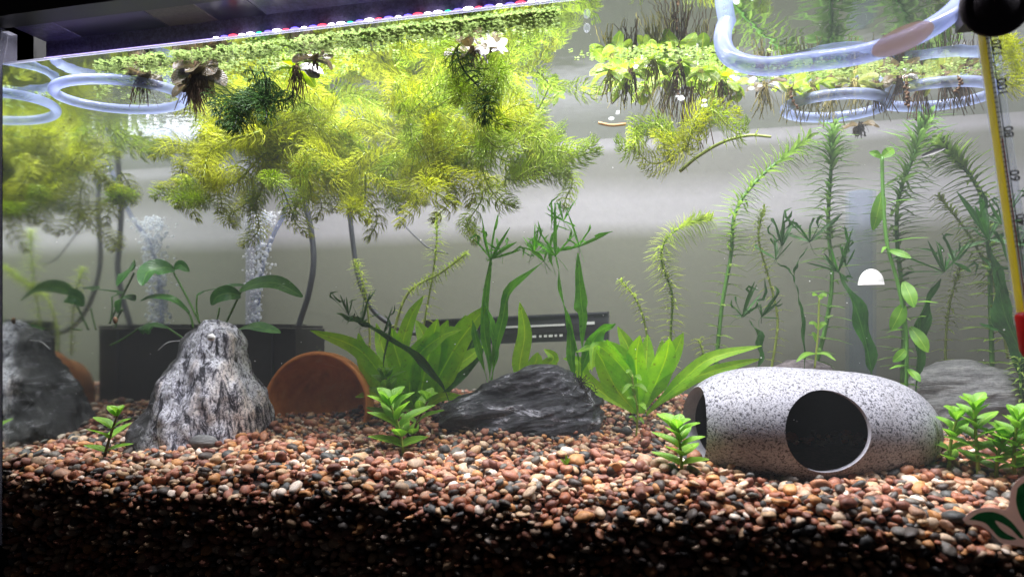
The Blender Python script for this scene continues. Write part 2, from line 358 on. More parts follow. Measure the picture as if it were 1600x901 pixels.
M['hood'] = simple('glossy_hood_underside', (0.10, 0.09, 0.17), 0.30, noisy=0.5, nscale=300)
M['rail'] = simple('violet_glow_rail', (0.12, 0.10, 0.20), 0.6, noisy=0.6, nscale=400)  # violet tint paints the glow of the lamps into the rail
M['hood2'] = simple('dark_hood_panel', (0.03, 0.028, 0.055), 0.3)
M['hood3'] = simple('brown_hood_panel', (0.07, 0.05, 0.06), 0.5, noisy=0.3, nscale=300)
def emit(name, col, s):
    m, nt, out = newmat(name); e = nd(nt, 'ShaderNodeEmission'); e.inputs[0].default_value = (*col, 1); e.inputs[1].default_value = s
    nt.links.new(e.outputs[0], out.inputs[0]); return m
M['led_w'] = emit('white_led', (0.92, 0.85, 1.0), 9); M['led_r'] = emit('red_led', (1, 0.08, 0.14), 2.5)
M['led_g'] = emit('green_led', (0.03, 0.9, 0.35), 2.6); M['led_b'] = emit('blue_led', (0.18, 0.14, 1), 3.2)
M['strip'] = emit('lit_strip_lens', (0.55, 0.42, 1.0), 1.6)

# ------------------------------------------------------------------ mesh helpers
class MB:
    def __init__(s): s.v = []; s.f = []; s.uv = []
    def add(s, vs, fs, uvs=None):
        o = len(s.v); s.v += [tuple(p) for p in vs]; s.f += [tuple(i + o for i in f) for f in fs]
        s.uv += (uvs if uvs else [(0.3, 0.5)] * len(vs))
    def box(s, a, b):
        x0, y0, z0 = a; x1, y1, z1 = b
        s.add([(x0, y0, z0), (x1, y0, z0), (x1, y1, z0), (x0, y1, z0), (x0, y0, z1), (x1, y0, z1), (x1, y1, z1), (x0, y1, z1)],
              [(0, 3, 2, 1), (4, 5, 6, 7), (0, 1, 5, 4), (1, 2, 6, 5), (2, 3, 7, 6), (3, 0, 4, 7)])
    def obox(s, c, ax, ay, az):
        c = Vector(c); vs = [c + ax * i + ay * j + az * k for k in (-1, 1) for i, j in ((-1, -1), (1, -1), (1, 1), (-1, 1))]
        s.add(vs, [(0, 3, 2, 1), (4, 5, 6, 7), (0, 1, 5, 4), (1, 2, 6, 5), (2, 3, 7, 6), (3, 0, 4, 7)])
    def tube(s, pts, rad, n=8, closed=False, cap=True):
        pts = [Vector(p) for p in pts]; m_ = len(pts)
        rads = rad if isinstance(rad, (list, tuple)) else [rad] * m_
        up = Vector((0.13, 0.31, 1)).normalized(); vs = []; uvs = []; prev = None
        for i, p in enumerate(pts):
            if closed: d = pts[(i + 1) % m_] - pts[i - 1]
            else: d = pts[min(i + 1, m_ - 1)] - pts[max(i - 1, 0)]
            if d.length < 1e-9: d = Vector((0, 0, 1))
            d.normalize()
            if prev is None:
                a = d.cross(up)
                if a.length < 0.1: a = d.cross(Vector((1, 0, 0)))
            else: a = prev - d * prev.dot(d)
            a.normalize(); b = d.cross(a); prev = a
            for k in range(n):
                t = 2 * math.pi * k / n
                vs.append(p + (a * math.cos(t) + b * math.sin(t)) * rads[i]); uvs.append((0.25 + 0.0 * k, i / max(1, m_ - 1)))
        fs = []
        for i in range(m_ if closed else m_ - 1):
            for k in range(n):
                j = (i + 1) % m_
                fs.append((i * n + k, i * n + (k + 1) % n, j * n + (k + 1) % n, j * n + k))
        if cap and not closed:
            fs.append(tuple(range(n))[::-1]); fs.append(tuple((m_ - 1) * n + k for k in range(n)))
        s.add(vs, fs, uvs)
    def leaf(s, pts, width, nrm, fold=0.15, wave=0.0, prof=None, nw=4, ph=0, twist=0):
        """blade along pts; nrm = the way its face looks"""
        pts = [Vector(p) for p in pts]; m_ = len(pts); nrm = Vector(nrm)
        vs = []; uvs = []
        for i, p in enumerate(pts):
            t = i / (m_ - 1); d = (pts[min(i + 1, m_ - 1)] - pts[max(i - 1, 0)]).normalized()
            nn = (Matrix.Rotation(twist * t, 3, d) @ nrm) if twist else nrm
            a = d.cross(nn)
            if a.length < 0.05: a = d.cross(Vector((1, 0.3, 0)))
            a.normalize(); b = a.cross(d).normalized()
            wd = width * (prof(t) if prof else (math.sin(math.pi * min(1, t * 0.93 + 0.05)) ** 0.75))
            for k in range(nw + 1):
                q = k / nw * 2 - 1
                vs.append(p + a * q * wd * 0.5 + b * (abs(q) * fold * wd + (abs(q) ** 2) * wave * wd * math.sin(t * 17 + ph + (q > 0) * 1.3)))
                uvs.append((k / nw, t))
        W_ = nw + 1
        s.add(vs, [(i * W_ + k, i * W_ + k + 1, (i + 1) * W_ + k + 1, (i + 1) * W_ + k) for i in range(m_ - 1) for k in range(nw)], uvs)
    def disc(s, c, r, nrm, n=8, dome=0.0, rim=0.0):
        c = Vector(c); nrm = Vector(nrm).normalized(); a = nrm.orthogonal().normalized(); b = nrm.cross(a)
        vs = [c + nrm * dome] + [c + (a * math.cos(2 * math.pi * k / n) + b * math.sin(2 * math.pi * k / n)) * r for k in range(n)]
        s.add(vs, [(0, k + 1, (k + 1) % n + 1) for k in range(n)], [(0.3, 0.5)] * (n + 1))
    def ball(s, c, r, nu=8, nv=6, sq=(1, 1, 1)):
        c = Vector(c); vs = [c + Vector((0, 0, r * sq[2]))]
        for i in range(1, nv):
            a = math.pi * i / nv
            for k in range(nu):
                b = 2 * math.pi * k / nu
                vs.append(c + Vector((r * sq[0] * math.sin(a) * math.cos(b), r * sq[1] * math.sin(a) * math.sin(b), r * sq[2] * math.cos(a))))
        vs.append(c - Vector((0, 0, r * sq[2])))
        fs = [(0, 1 + k, 1 + (k + 1) % nu) for k in range(nu)]
        for i in range(nv - 2):
            for k in range(nu): fs.append((1 + i * nu + k, 1 + (i + 1) * nu + k, 1 + (i + 1) * nu + (k + 1) % nu, 1 + i * nu + (k + 1) % nu))
        L = len(vs) - 1; o = 1 + (nv - 2) * nu
        fs += [(L, o + (k + 1) % nu, o + k) for k in range(nu)]
        s.add(vs, fs)
    def lathe(s, prof, c, axis, n=48):
        c = Vector(c); ax = Vector(axis).normalized(); a = ax.orthogonal().normalized(); b = ax.cross(a)
        vs = []
        for r_, h in prof:
            for k in range(n):
                t = 2 * math.pi * k / n; vs.append(c + ax * h + (a * math.cos(t) + b * math.sin(t)) * r_)
        fs = [(i * n + k, i * n + (k + 1) % n, (i + 1) * n + (k + 1) % n, (i + 1) * n + k) for i in range(len(prof) - 1) for k in range(n)]
        s.add(vs, fs)
    def mesh(s, name, mat, smooth=True):
        me = bpy.data.meshes.new(name); me.from_pydata(s.v, [], s.f)
        if s.uv:
            ul = me.uv_layers.new(name='UVMap'); li = np.empty(len(me.loops), dtype=np.int32); me.loops.foreach_get('vertex_index', li)
            ul.data.foreach_set('uv', np.array(s.uv, dtype=np.float32)[li].ravel())
        me.polygons.foreach_set('use_smooth', [smooth] * len(me.polygons)); me.materials.append(mat); me.update(); return me
    def build(s, name, mat, parent=None, smooth=True, org=None):
        me = s.mesh(name, mat, smooth); o = bpy.data.objects.new(name, me); sc.collection.objects.link(o)
        if parent is not None:
            o.parent = parent
            if parent.matrix_basis.translation.length > 0: me.transform(Matrix.Translation(-parent.location))
        return o
def tag(o, label=None, cat=None, group=None, kind=None):
    if label: o['label'] = label
    if cat: o['category'] = cat
    if group: o['group'] = group
    if kind: o['kind'] = kind
    return o
def empty(name, loc, label, cat, group=None):
    o = bpy.data.objects.new(name, None); sc.collection.objects.link(o); o.location = loc; o.empty_display_size = 0.01
    return tag(o, label, cat, group)
def smoothpath(ks, n):
    """Catmull-Rom through the key points"""
    ks = [Vector(k) for k in ks]; k2 = [ks[0] * 2 - ks[1]] + ks + [ks[-1] * 2 - ks[-2]]; out = []; m_ = len(ks) - 1
    for i in range(n):
        t = i / (n - 1) * m_; j = min(int(t), m_ - 1); t -= j
        a, b, c, d = k2[j:j + 4]
        out.append(0.5 * ((2 * b) + (c - a) * t + (2 * a - 5 * b + 4 * c - d) * t * t + (3 * b - a - 3 * c + d) * t ** 3))
    return out
def rv(s=1): return Vector((random.uniform(-s, s), random.uniform(-s, s), random.uniform(-s, s)))

# ------------------------------------------------------------------ the setting
YW = 0.748
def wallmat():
    m, nt, out = newmat('grey_green_wall_with_light_bands')
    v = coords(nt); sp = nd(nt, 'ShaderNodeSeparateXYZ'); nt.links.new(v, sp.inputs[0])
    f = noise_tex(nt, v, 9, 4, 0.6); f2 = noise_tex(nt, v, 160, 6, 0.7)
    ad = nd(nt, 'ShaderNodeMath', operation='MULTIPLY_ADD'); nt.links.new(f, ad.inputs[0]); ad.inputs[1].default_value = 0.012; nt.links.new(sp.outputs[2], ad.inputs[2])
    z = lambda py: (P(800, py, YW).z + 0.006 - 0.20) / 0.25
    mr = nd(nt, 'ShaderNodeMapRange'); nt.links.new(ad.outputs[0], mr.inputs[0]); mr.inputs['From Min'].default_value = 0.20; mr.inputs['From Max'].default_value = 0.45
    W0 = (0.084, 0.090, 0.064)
    r = ramp(nt, mr.outputs[0], [(z(380), W0), (z(352), (0.22, 0.22, 0.23)), (z(320), (0.21, 0.21, 0.22)), (z(282), (0.10, 0.103, 0.09)), (z(252), (0.094, 0.098, 0.085)), (z(240), (0.17, 0.17, 0.18)), (z(222), (0.12, 0.122, 0.12)), (z(200), (0.085, 0.088, 0.08))])  # pale bands paint light falling on the wall into its colour
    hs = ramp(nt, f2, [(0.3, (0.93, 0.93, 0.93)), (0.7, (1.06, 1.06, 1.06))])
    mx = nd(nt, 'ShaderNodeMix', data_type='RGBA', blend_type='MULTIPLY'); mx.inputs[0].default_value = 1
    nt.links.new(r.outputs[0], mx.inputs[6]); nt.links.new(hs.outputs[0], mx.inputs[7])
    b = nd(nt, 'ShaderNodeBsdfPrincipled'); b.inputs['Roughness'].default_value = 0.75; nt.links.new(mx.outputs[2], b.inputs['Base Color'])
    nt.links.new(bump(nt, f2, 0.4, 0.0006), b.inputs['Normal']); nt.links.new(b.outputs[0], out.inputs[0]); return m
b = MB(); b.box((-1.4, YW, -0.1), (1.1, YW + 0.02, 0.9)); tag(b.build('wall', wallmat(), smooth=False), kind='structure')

aq = empty('aquarium', (0, 0, 0.0), 'clear glass fish tank with black top rim', 'aquarium')
b = MB(); b.box((XL, 0.4050, -0.03), (XR, YF - 0.0005, 0.388)); b.build('front_pane', M['clean'], aq, smooth=False)
b = MB(); b.add([(XL, YF, -0.0), (XL, YB, -0.0), (XL, YB, WZ), (XL, YF, WZ)], [(0, 1, 2, 3)]); b.build('end_pane', M['pane'], aq, smooth=False)
b = MB(); b.box((XL, YB + 0.001, 0.0), (XR, YB + 0.005, 0.388)); b.build('back_pane', M['clean'], aq, smooth=False)
b = MB(); b.box((XL - 0.0065, 0.4030, 0.0), (XL - 0.0005, 0.4200, 0.386)); b.build('corner_edge', M['edge'], aq, smooth=False)
b = MB(); b.box((XL + 0.0005, YB - 0.004, 0.0), (XL + 0.0045, YB, WZ)); b.build('corner_edge', M['edge'], aq, smooth=False)
b = MB(); b.box((XL - 0.02, 0.396, 0.3885), (XR, 0.4135, 0.45)); b.box((XL - 0.02, 0.396, -0.03), (XL - 0.0075, 0.44, 0.45)); b.box((XL - 0.03, 0.4140, 0.350), (XL - 0.0075, 0.69, 0.45)); b.build('top_rim', M['black'], aq, smooth=False)
b = MB(); b.box((XL - 0.02, 0.39, -0.06), (XR, 0.69, -0.032)); b.build('base', M['black'], aq, smooth=False)

hood = empty('light_hood', (-0.1, 0.45, 0.42), 'dark hood over the tank with a line of coloured lamps', 'light')
def hoodpanel(x0, x1, y0, y1, z, mat, nm='panel'):
    b = MB(); b.box((x0, y0, z), (x1, y1, z + 0.003)); return b.build(nm, mat, hood, smooth=False)
for x0, x1, mm in ((-0.487, -0.452, 'hood'), (-0.451, -0.372, 'hood2'), (-0.371, -0.330, 'hood3'), (-0.329, -0.290, 'hood2'), (-0.289, -0.06, 'hood'), (-0.059, 0.29, 'hood')):
    hoodpanel(x0, x1, 0.4145, 0.4405, 0.3890, M[mm])
b = MB(); b.box((-0.487, 0.4415, 0.3735), (0.29, 0.4430, 0.3925)); b.build('lamp_rail', M['rail'], hood, smooth=False)
b = MB(); b.box((-0.487, 0.4396, 0.3740), (0.29, 0.4413, 0.3760)); b.build('strip_lens', M['strip'], hood, smooth=False)
k = 0; x = -0.330
while x < 0.13:
    mm = [M['led_w'], M['led_b'], M['led_r'], M['led_w'], M['led_w'], M['led_g'], M['led_b'], M['led_w'], M['led_r'], M['led_b']]
    b = MB(); b.ball((x, 0.4388, 0.3757), 0.0011 + 0.0008 * ((k * 7) % 5) / 4, 8, 6, (2.0, 1, .55)); b.build('lamp', mm[k % 10], hood); x += 0.0072; k += 1

# water: surface sheet seen from below, and the faintly milky body of water
nx, ny = 2, 2
b = MB(); b.add([(XL, YF, WZ), (XR + 0.4, YF, WZ), (XR + 0.4, YB, WZ), (XL, YB, WZ)], [(0, 1, 2, 3)])
tag(b.build('water_surface', M['surface'], smooth=False), kind='structure')
m, nt, out = newmat('milky_water'); pv = nd(nt, 'ShaderNodeVolumePrincipled'); pv.inputs['Color'].default_value = (0.86, 0.92, 0.95, 1); pv.inputs['Density'].default_value = 0.26
nt.links.new(pv.outputs[0], out.inputs['Volume'])
b = MB(); b.box((XL + 0.0005, YF + 0.0005, 0.001), (XR + 0.38, YB - 0.0005, WZ - 0.0006)); tag(b.build('water', m, smooth=False), kind='structure')
# meniscus line where the water meets the front pane
b = MB(); b.tube([(XL + 0.001, YF + 0.0008, WZ), (XR, YF + 0.0008, WZ)], 0.0009, 6); b.build('waterline', M['edge'], aq)

# gravel bed (what lies under the pebbles) and pebbles
nxg, nyg = 120, 44; vs = []; fs = []
for j in range(nyg + 1):
    for i in range(nxg + 1):
        xx = XL + 0.001 + (XR + 0.35 - XL) * i / nxg; yy = YF + 0.010 + (YB - YF - 0.011) * j / nyg
        vs.append((xx, yy, ground(xx, yy) - 0.006))
for j in range(nyg):
    for i in range(nxg): a = j * (nxg + 1) + i; fs.append((a, a + 1, a + nxg + 2, a + nxg + 1))
o_ = len(vs)
for i in range(nxg + 1): vs.append((vs[i][0], vs[i][1], -0.030))
for i in range(nxg): fs.append((i + 1, i, o_ + i, o_ + i + 1))
b = MB(); b.add(vs, fs); tag(b.build('ground', M['bed']), kind='structure')

import bmesh
def ico(sub):
    bm = bmesh.new(); bmesh.ops.create_icosphere(bm, subdivisions=sub, radius=1)
    v = np.array([q.co[:] for q in bm.verts]); f = np.array([[q.index for q in t.verts] for t in bm.faces]); bm.free(); return v, f
def pebbles(name, centers, sizes, sub, flat=True):
    V0, F0 = ico(sub); n = len(centers); vn = len(V0)
    allv = np.empty((n, vn, 3), dtype=np.float32)
    for i in range(n):
        s = sizes[i] * np.array([rng.uniform(0.8, 1.45), rng.uniform(0.75, 1.1), rng.uniform(0.5, 0.85)])
        V = V0.copy()
        for _ in range(3):
            d = rng.normal(size=3); d /= np.linalg.norm(d); q = V @ d
            lim = rng.uniform(0.45, 0.8); V -= np.outer(np.clip(q - lim, 0, 1) * 0.8, d)
        V *= (1 + 0.10 * np.sin(V0 @ rng.normal(size=3) * 2.5 + rng.uniform(0, 6)))[:, None]
        V *= s
        if flat: e = Euler((rng.normal(0, 0.35), rng.normal(0, 0.35), rng.uniform(0, 6.28)))
        else: e = Euler((rng.uniform(0, 6.28), rng.uniform(0, 6.28), rng.uniform(0, 6.28)))
        allv[i] = V @ np.array(e.to_matrix()).T + centers[i]
    fac = (F0[None] + (np.arange(n) * vn)[:, None, None]).reshape(-1, 3)
    me = bpy.data.meshes.new(name); me.vertices.add(n * vn); me.vertices.foreach_set('co', allv.ravel())
    me.loops.add(len(fac) * 3); me.loops.foreach_set('vertex_index', fac.ravel().astype(np.int32))
    me.polygons.add(len(fac)); me.polygons.foreach_set('loop_start', np.arange(0, len(fac) * 3, 3, dtype=np.int32))
    me.polygons.foreach_set('use_smooth', [True] * len(fac)); me.update(calc_edges=True); me.validate()
    me.materials.append(M['pebble']); o = bpy.data.objects.new(name, me); sc.collection.objects.link(o); return o
cen = []; siz = []
def layer(x0, x1, y0, y1, step, zoff, smin, smax):
    ys = y0; row = 0
    while ys < y1:
        xs = x0 + (row % 2) * step * 0.5
        while xs < x1:
            x = xs + rng.normal(0, step * 0.22); y = min(max(ys + rng.normal(0, step * 0.22), y0), y1)
            s = smin + (smax - smin) * rng.random() ** 2.2
            if y < YF + s * 1.1: y = YF + s * 1.1
            cen.append((x, y, ground(x, y) + zoff + rng.normal(0, 0.0012))); siz.append(s); xs += step
        ys += step * 0.86; row += 1
XV = 0.31
layer(XL, XV, YF + 0.004, YB, 0.0056, -0.0005, 0.0023, 0.0050)
layer(XL, XV, YF + 0.004, YB, 0.0070, -0.0040, 0.0030, 0.0050)
layer(XL, XV, YF + 0.004, 0.60, 0.017, 0.0024, 0.0028, 0.0060)
# against the front glass, down to the bottom
z = 0.057
while z > -0.026:
    for row, dy in ((0, 0.0), (1, 0.006)):
        x = XL + rng.random() * 0.005
        while x < 0.24:
            s = 0.0023 + 0.0034 * rng.random() ** 1.8; zz = z + rng.normal(0, 0.0015)
            if zz < ground(x, YF + 0.004) - 0.001:
                cen.append((x, YF + s * 0.95 + dy + 0.0004, zz)); siz.append(s)
            x += 0.0061 + rng.random() * 0.001
    z -= 0.0050
cen = np.array(cen); siz = np.array(siz)
_c = P(1262, 664, 0.515); _a = math.atan2(0.30, 0.955); _dx = cen[:, 0] - _c.x; _dy = cen[:, 1] - _c.y
_u = (_dx * math.cos(_a) + _dy * math.sin(_a)) / 0.078; _v = (-_dx * math.sin(_a) + _dy * math.cos(_a)) / 0.034
_keep = _u ** 4 + _v ** 2 > 1; cen = cen[_keep]; siz = siz[_keep]      # the cave keeps the gravel out of its inside
near = cen[:, 1] < 0.50
o = pebbles('gravel', cen[near], siz[near], 2); tag(o, 'mixed red brown and grey river gravel by the front glass', 'gravel', 'gravel of the tank bed', 'stuff')
o = pebbles('gravel', cen[~near], siz[~near], 1); tag(o, 'mixed red brown and grey river gravel towards the back wall', 'gravel', 'gravel of the tank bed', 'stuff')
print('pebbles', len(cen))

# ------------------------------------------------------------------ stones
def stone(name, label, y, cpx, sil, depth, mat, dispf, amp, n=150, m_=96, cat='rock', yoff=0.0):
    """sil: rows (image y, left offset, right offset) at the stone's own distance, from the bottom up"""
    mpp = pxcm(y, cpx); base = P(cpx, sil[0][0], y)
    rows = np.array([[(HOR - r[0]) * mpp + CZ, r[1] * mpp, r[2] * mpp] for r in sil])
    t_in = np.linspace(0, 1, len(rows)); tt = np.linspace(0, 1, m_)
    Z = np.interp(tt, t_in, rows[:, 0]); L = np.interp(tt, t_in, rows[:, 1]); Rr = np.interp(tt, t_in, rows[:, 2])
    Wd = Rr - L; wmax = Wd.max(); vs = []; fs = []
    for j in range(m_):
        cx = (L[j] + Rr[j]) / 2; hw = (Rr[j] - L[j]) / 2; dp = depth * (Wd[j] / wmax) ** 0.8
        for i in range(n):
            a = 2 * math.pi * i / n; ca, sa = math.cos(a), math.sin(a)
            q = (abs(ca) ** 2.4 + abs(sa) ** 2.4) ** (-1 / 2.4)
            lx = cx + hw * ca * q; ly = dp * sa * q
            p = Vector((base.x + lx * CT, y + ly + lx * ST * 0.0, Z[j]))
            nn = Vector((ca, sa, 0.25 + 0.5 * (j / m_) ** 3))
            d = dispf(p - base)
            vs.append(p + nn.normalized() * d * amp)
    for j in range(m_ - 1):
        for i in range(n): fs.append((j * n + i, j * n + (i + 1) % n, (j + 1) * n + (i + 1) % n, (j + 1) * n + i))
    c = sum((vs[(m_ - 1) * n + i] for i in range(n)), Vector()) / n; vs.append(c + Vector((0, 0, amp * 0.3)))
    for i in range(n): fs.append(((m_ - 1) * n + i, (m_ - 1) * n + (i + 1) % n, len(vs) - 1))
    b = MB(); b.add([v - base for v in vs], fs); o = b.build(name, mat); o.location = base
    tag(o, label, cat); return o
def d_marble(p):
    a = N.fractal(Vector((p.x * 55, p.y * 55, p.z * 16)), 0.9, 2.1, 5)
    c = N.fractal(Vector((p.x, p.y, p.z * .6)) * 34 + Vector((3, 1, 7)), 0.9, 2, 5)
    r = 1 - abs(N.noise(Vector((p.x * 70 + p.z * 6, p.y * 60, p.z * 10)))) * 2
    return a * 0.35 + c * 1.0 + r * 0.12
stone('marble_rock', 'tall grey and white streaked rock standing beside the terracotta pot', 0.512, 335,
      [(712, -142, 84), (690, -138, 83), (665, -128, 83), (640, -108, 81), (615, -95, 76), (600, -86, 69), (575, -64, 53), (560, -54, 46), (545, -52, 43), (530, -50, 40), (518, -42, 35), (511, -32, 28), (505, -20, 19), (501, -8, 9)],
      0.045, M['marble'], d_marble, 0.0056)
def d_slate(p):
    q = Vector((p.x * 0.95 + p.z * 0.3, p.y, p.z * 0.95 - p.x * 0.22))
    a = N.fractal(Vector((q.x * 16, q.y * 22, q.z * 95)), 0.8, 2.1, 5)
    st = abs(N.noise(Vector((q.x * 9, q.y * 14, q.z * 60 + 4)))) * 2
    c = N.fractal(p * 26 + Vector((9, 3, 1)), 0.9, 2, 4)
    return a * 0.7 + c * 1.1 - st * 0.6 + 0.1
stone('slate_rock', 'low dark slate rock with pale veins between the two sword plants', 0.575, 830,
      [(705, -100, 112), (686, -98, 119), (676, -138, 119), (664, -158, 118), (650, -160, 117), (640, -152, 115), (632, -140, 113), (622, -116, 110), (614, -86, 104), (603, -76, 95), (590, -66, 85), (580, -50, 72), (573, -30, 54), (569.5, -14, 36)],
      0.040, M['slate'], d_slate, 0.0052, 190, 120)
stone('grey_stone', 'long grey layered stone lying behind the leafy green plants', 0.625, 1512,
      [(665, -92, 92), (630, -92, 92), (610, -88, 86), (592, -84, 76), (578, -72, 50), (566, -46, 12), (562, -30, -4)],
      0.028, M['greystone'], d_slate, 0.003, 120, 60)
stone('pink_stone', 'pinkish stone peeking over the top of the speckled cave', 0.62, 1250,
      [(640, -60, 60), (590, -55, 55), (572, -42, 42), (562, -20, 20)], 0.02, M['pinkstone'], d_slate, 0.002, 80, 40)
# small stone at the foot of the marble rock
p = G(322, 694)
b = MB(); b.ball((0, 0, 0), 0.009, 20, 12, (1.5, 0.8, 0.7)); o = b.build('flat_stone', M['greystone']); o.location = p + Vector((0, -0.004, 0.002)); tag(o, 'small dark rounded stone at the foot of the marble rock', 'stone')
p = P(330, 527, 0.482)
b = MB(); b.ball((0, 0, 0), 0.0032, 14, 8, (1.2, 0.5, 0.9)); o = b.build('limpet', M['shell']); o.location = p; tag(o, 'small white limpet on the top of the marble rock', 'snail')

# ------------------------------------------------------------------ speckled cave
def cave():
    c = P(1262, 664, 0.515); mpp = pxcm(0.515, 1262)
    ax = Vector((0.955, 0.30, -0.035)).normalized(); L = 200 * mpp; Rz = 90 * mpp; Ry = 0.047
    root = empty('speckled_cave', (c.x, c.y, ground(c.x, c.y)), 'speckled grey ceramic egg cave with a round front hole', 'cave')
    sy = Vector((-ax.y, ax.x, 0)).normalized(); up = ax.cross(sy).normalized()
    if up.z < 0: up = -up
    def shell(th):
        n, m_ = 72, 56; vs = []; fs = []
        for j in range(m_ + 1):
            ang = math.pi * j / m_; a = -math.cos(ang)
            if a < 0: r = (1 - abs(a) ** 3.6) ** (1 / 2.0)
            else: r = (1 - abs(a) ** 3.9) ** (1 / 1.9)
            r = max(r, 0.0)
            for i in range(n):
                t = 2 * math.pi * i / n
                sh = -0.10 * Rz * (a + 0.3) if a > -0.3 else 0
                p_ = ax * (a * (L - th)) + sy * (math.cos(t) * r * (Ry - th)) + up * (math.sin(t) * r * (Rz - th) + sh * 0.7)
                vs.append(p_)
        for j in range(m_):
            for i in range(n): fs.append((j * n + i, j * n + (i + 1) % n, (j + 1) * n + (i + 1) % n, (j + 1) * n + i))
        return vs, fs
    def tmp(vs, fs, mat, name):
        me = bpy.data.meshes.new(name); me.from_pydata([v + c for v in vs], [], fs)
        bm = bmesh.new(); bm.from_mesh(me); bmesh.ops.remove_doubles(bm, verts=bm.verts, dist=1e-6); bmesh.ops.recalc_face_normals(bm, faces=bm.faces); bm.to_mesh(me); bm.free()
        me.materials.append(mat); o = bpy.data.objects.new(name, me); sc.collection.objects.link(o); return o
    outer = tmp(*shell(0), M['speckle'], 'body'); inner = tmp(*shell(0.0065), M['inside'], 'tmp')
    def cyl(p0, d, r, sq=1.0, hlen=0.05):
        b = MB(); d = d.normalized(); a = d.cross(Vector((0, 0, 1))).normalized(); bb = d.cross(a); n = 64
        vs = [p0 + d * h + a * math.cos(2 * math.pi * k / n) * r + bb * math.sin(2 * math.pi * k / n) * r * sq for h in (-hlen, hlen) for k in range(n)]
        fs = [(k, (k + 1) % n, n + (k + 1) % n, n + k) for k in range(n)] + [tuple(range(n))[::-1], tuple(range(n, 2 * n))]
        return tmp([v - c for v in vs], fs, M['rimwhite'], 'tmp')
    front = P(1293, 674, 0.470); d1 = Vector((0.02, -1, 0.10)).normalized()
    k1 = cyl(front, d1, 66 * pxcm(0.470, 1293), 0.99, 0.035)
    end = c - ax * L; k2 = cyl(end + ax * 0.006 + Vector((0, 0, -0.001)), Vector((-0.955, -0.36, 0.0)), 0.0255, 1.0, 0.022)
    for cut in (inner, k1, k2):
        md = outer.modifiers.new('cut', 'BOOLEAN'); md.operation = 'DIFFERENCE'; md.solver = 'EXACT'; md.object = cut
    try:
        for md in outer.modifiers: md.material_mode = 'TRANSFER'
    except Exception: pass
    dg = bpy.context.evaluated_depsgraph_get(); dg.update()
    me = bpy.data.meshes.new_from_object(outer.evaluated_get(dg)); outer.modifiers.clear(); outer.data = me
    for q in (inner, k1, k2): bpy.data.objects.remove(q)
    bm = bmesh.new(); bm.from_mesh(me)
    print('cave mats', [m_.name for m_ in me.materials if m_], len(bm.faces))
    for f in bm.faces: f.smooth = True
    for e in bm.edges:
        if len(e.link_faces) == 2 and e.calc_face_angle() > 0.6: e.smooth = False
    bm.to_mesh(me); bm.free()
    me.transform(Matrix.Translation(-root.location)); outer.parent = root; outer.name = 'body'
    # raised pale lip round the front hole
cave()

# ------------------------------------------------------------------ terracotta pot on its side
def pot():
    c = P(492, 636, 0.575); r = 88 * pxcm(0.575, 492)
    ax = Vector((-0.10, 1, -0.09)).normalized()          # from mouth to base
    root = empty('terracotta_pot', (c.x, c.y, ground(c.x, c.y)), 'orange terracotta pot lying on its side half buried in gravel', 'pot')
    b = MB(); b.lathe([(r - 0.0042, 0.004), (r - 0.004, 0.0005), (r - 0.003, 0), (r - 0.0012, 0.0003), (r, 0.003), (r, 0.014), (r - 0.003, 0.0155), (r - 0.004, 0.017),
                       (r * 0.80, 0.040), (0.0, 0.040)], c, ax, 72)
    b.lathe([(r - 0.0042, 0.004), (r - 0.0060, 0.012), (r * 0.80 - 0.004, 0.030), (r * .6, 0.0345), (0.0, 0.0350)], c, ax, 72)
    b.build('body', M['terra'], root)
pot()

# ------------------------------------------------------------------ filter box, hoses, bar, riser
def filterbox():
    x1 = P(461, 515, 0.615).x; z1 = P(440, 513, 0.615).z
    root = empty('filter_box', (-0.43, 0.645, 0.085), 'black box filter against the end glass releasing bubbles', 'filter')
    b = MB(); b.box((XL + 0.001, 0.616, 0.07), (x1, 0.674, z1)); b.build('body', M['box'], root, smooth=False)
    b = MB(); b.box((XL + 0.001, 0.612, z1 + 0.0005), (x1 - 0.003, 0.676, z1 + 0.003)); b.build('lid', M['box'], root, smooth=False)
    for i in range(6):
        b = MB(); b.box((XL + 0.012 + i * 0.016, 0.6135, z1 + 0.0035), (XL + 0.020 + i * 0.016, 0.67, z1 + 0.0045)); b.build('slot', M['black'], root, smooth=False)
    b = MB(); b.box((x1 - 0.026, 0.6135, 0.075), (x1 - 0.0245, 0.6155, z1 - 0.002)); b.build('rib', M['bar'], root, smooth=False)
    q = P(405, 512, 0.635); b = MB(); b.tube([q - Vector((0, 0, 0.006)), q + Vector((0, 0, 0.0035))], 0.007, 20); b.build('outlet', M['black'], root)
filterbox()
def hose(name, pts, r, mat, label, cat, n=60, seg=10, **kw):
    b = MB(); path = smoothpath(pts, n); b.tube(path, r, seg); o = b.build(name, mat); return tag(o, label, cat, **kw)
hose('hose', [P(455, 560, .645), P(468, 505, .645), P(482, 460, .645), P(490, 410, .645), P(486, 360, .645), P(474, 300, .64), P(462, 200, .63)], 0.0030, M['hose'], 'dark hose rising from the filter box into the hornwort', 'hose')
hose('cable', [P(548, 240, .655), P(546, 320, .655), P(553, 390, .66), P(562, 440, .66), P(580, 480, .66), P(608, 505, .663), P(645, 520, .666), P(690, 520, .668)], 0.0026, M['hose'], 'dark cable curving down to the black bar', 'cable')
hose('thin_line', [P(620, 340, .672), P(650, 370, .673), P(672, 388, .674), P(700, 396, .675)], 0.0009, M['hose'], 'thin dark line on the wall above the sword plant', 'cable')
hose('air_tube', [P(402, 505, .640), P(404, 460, .64), P(412, 410, .64), P(428, 365, .64), P(446, 325, .635), P(452, 240, .62)], 0.0022, M['tube'], 'clear air tube bending up among the bubbles', 'tube')
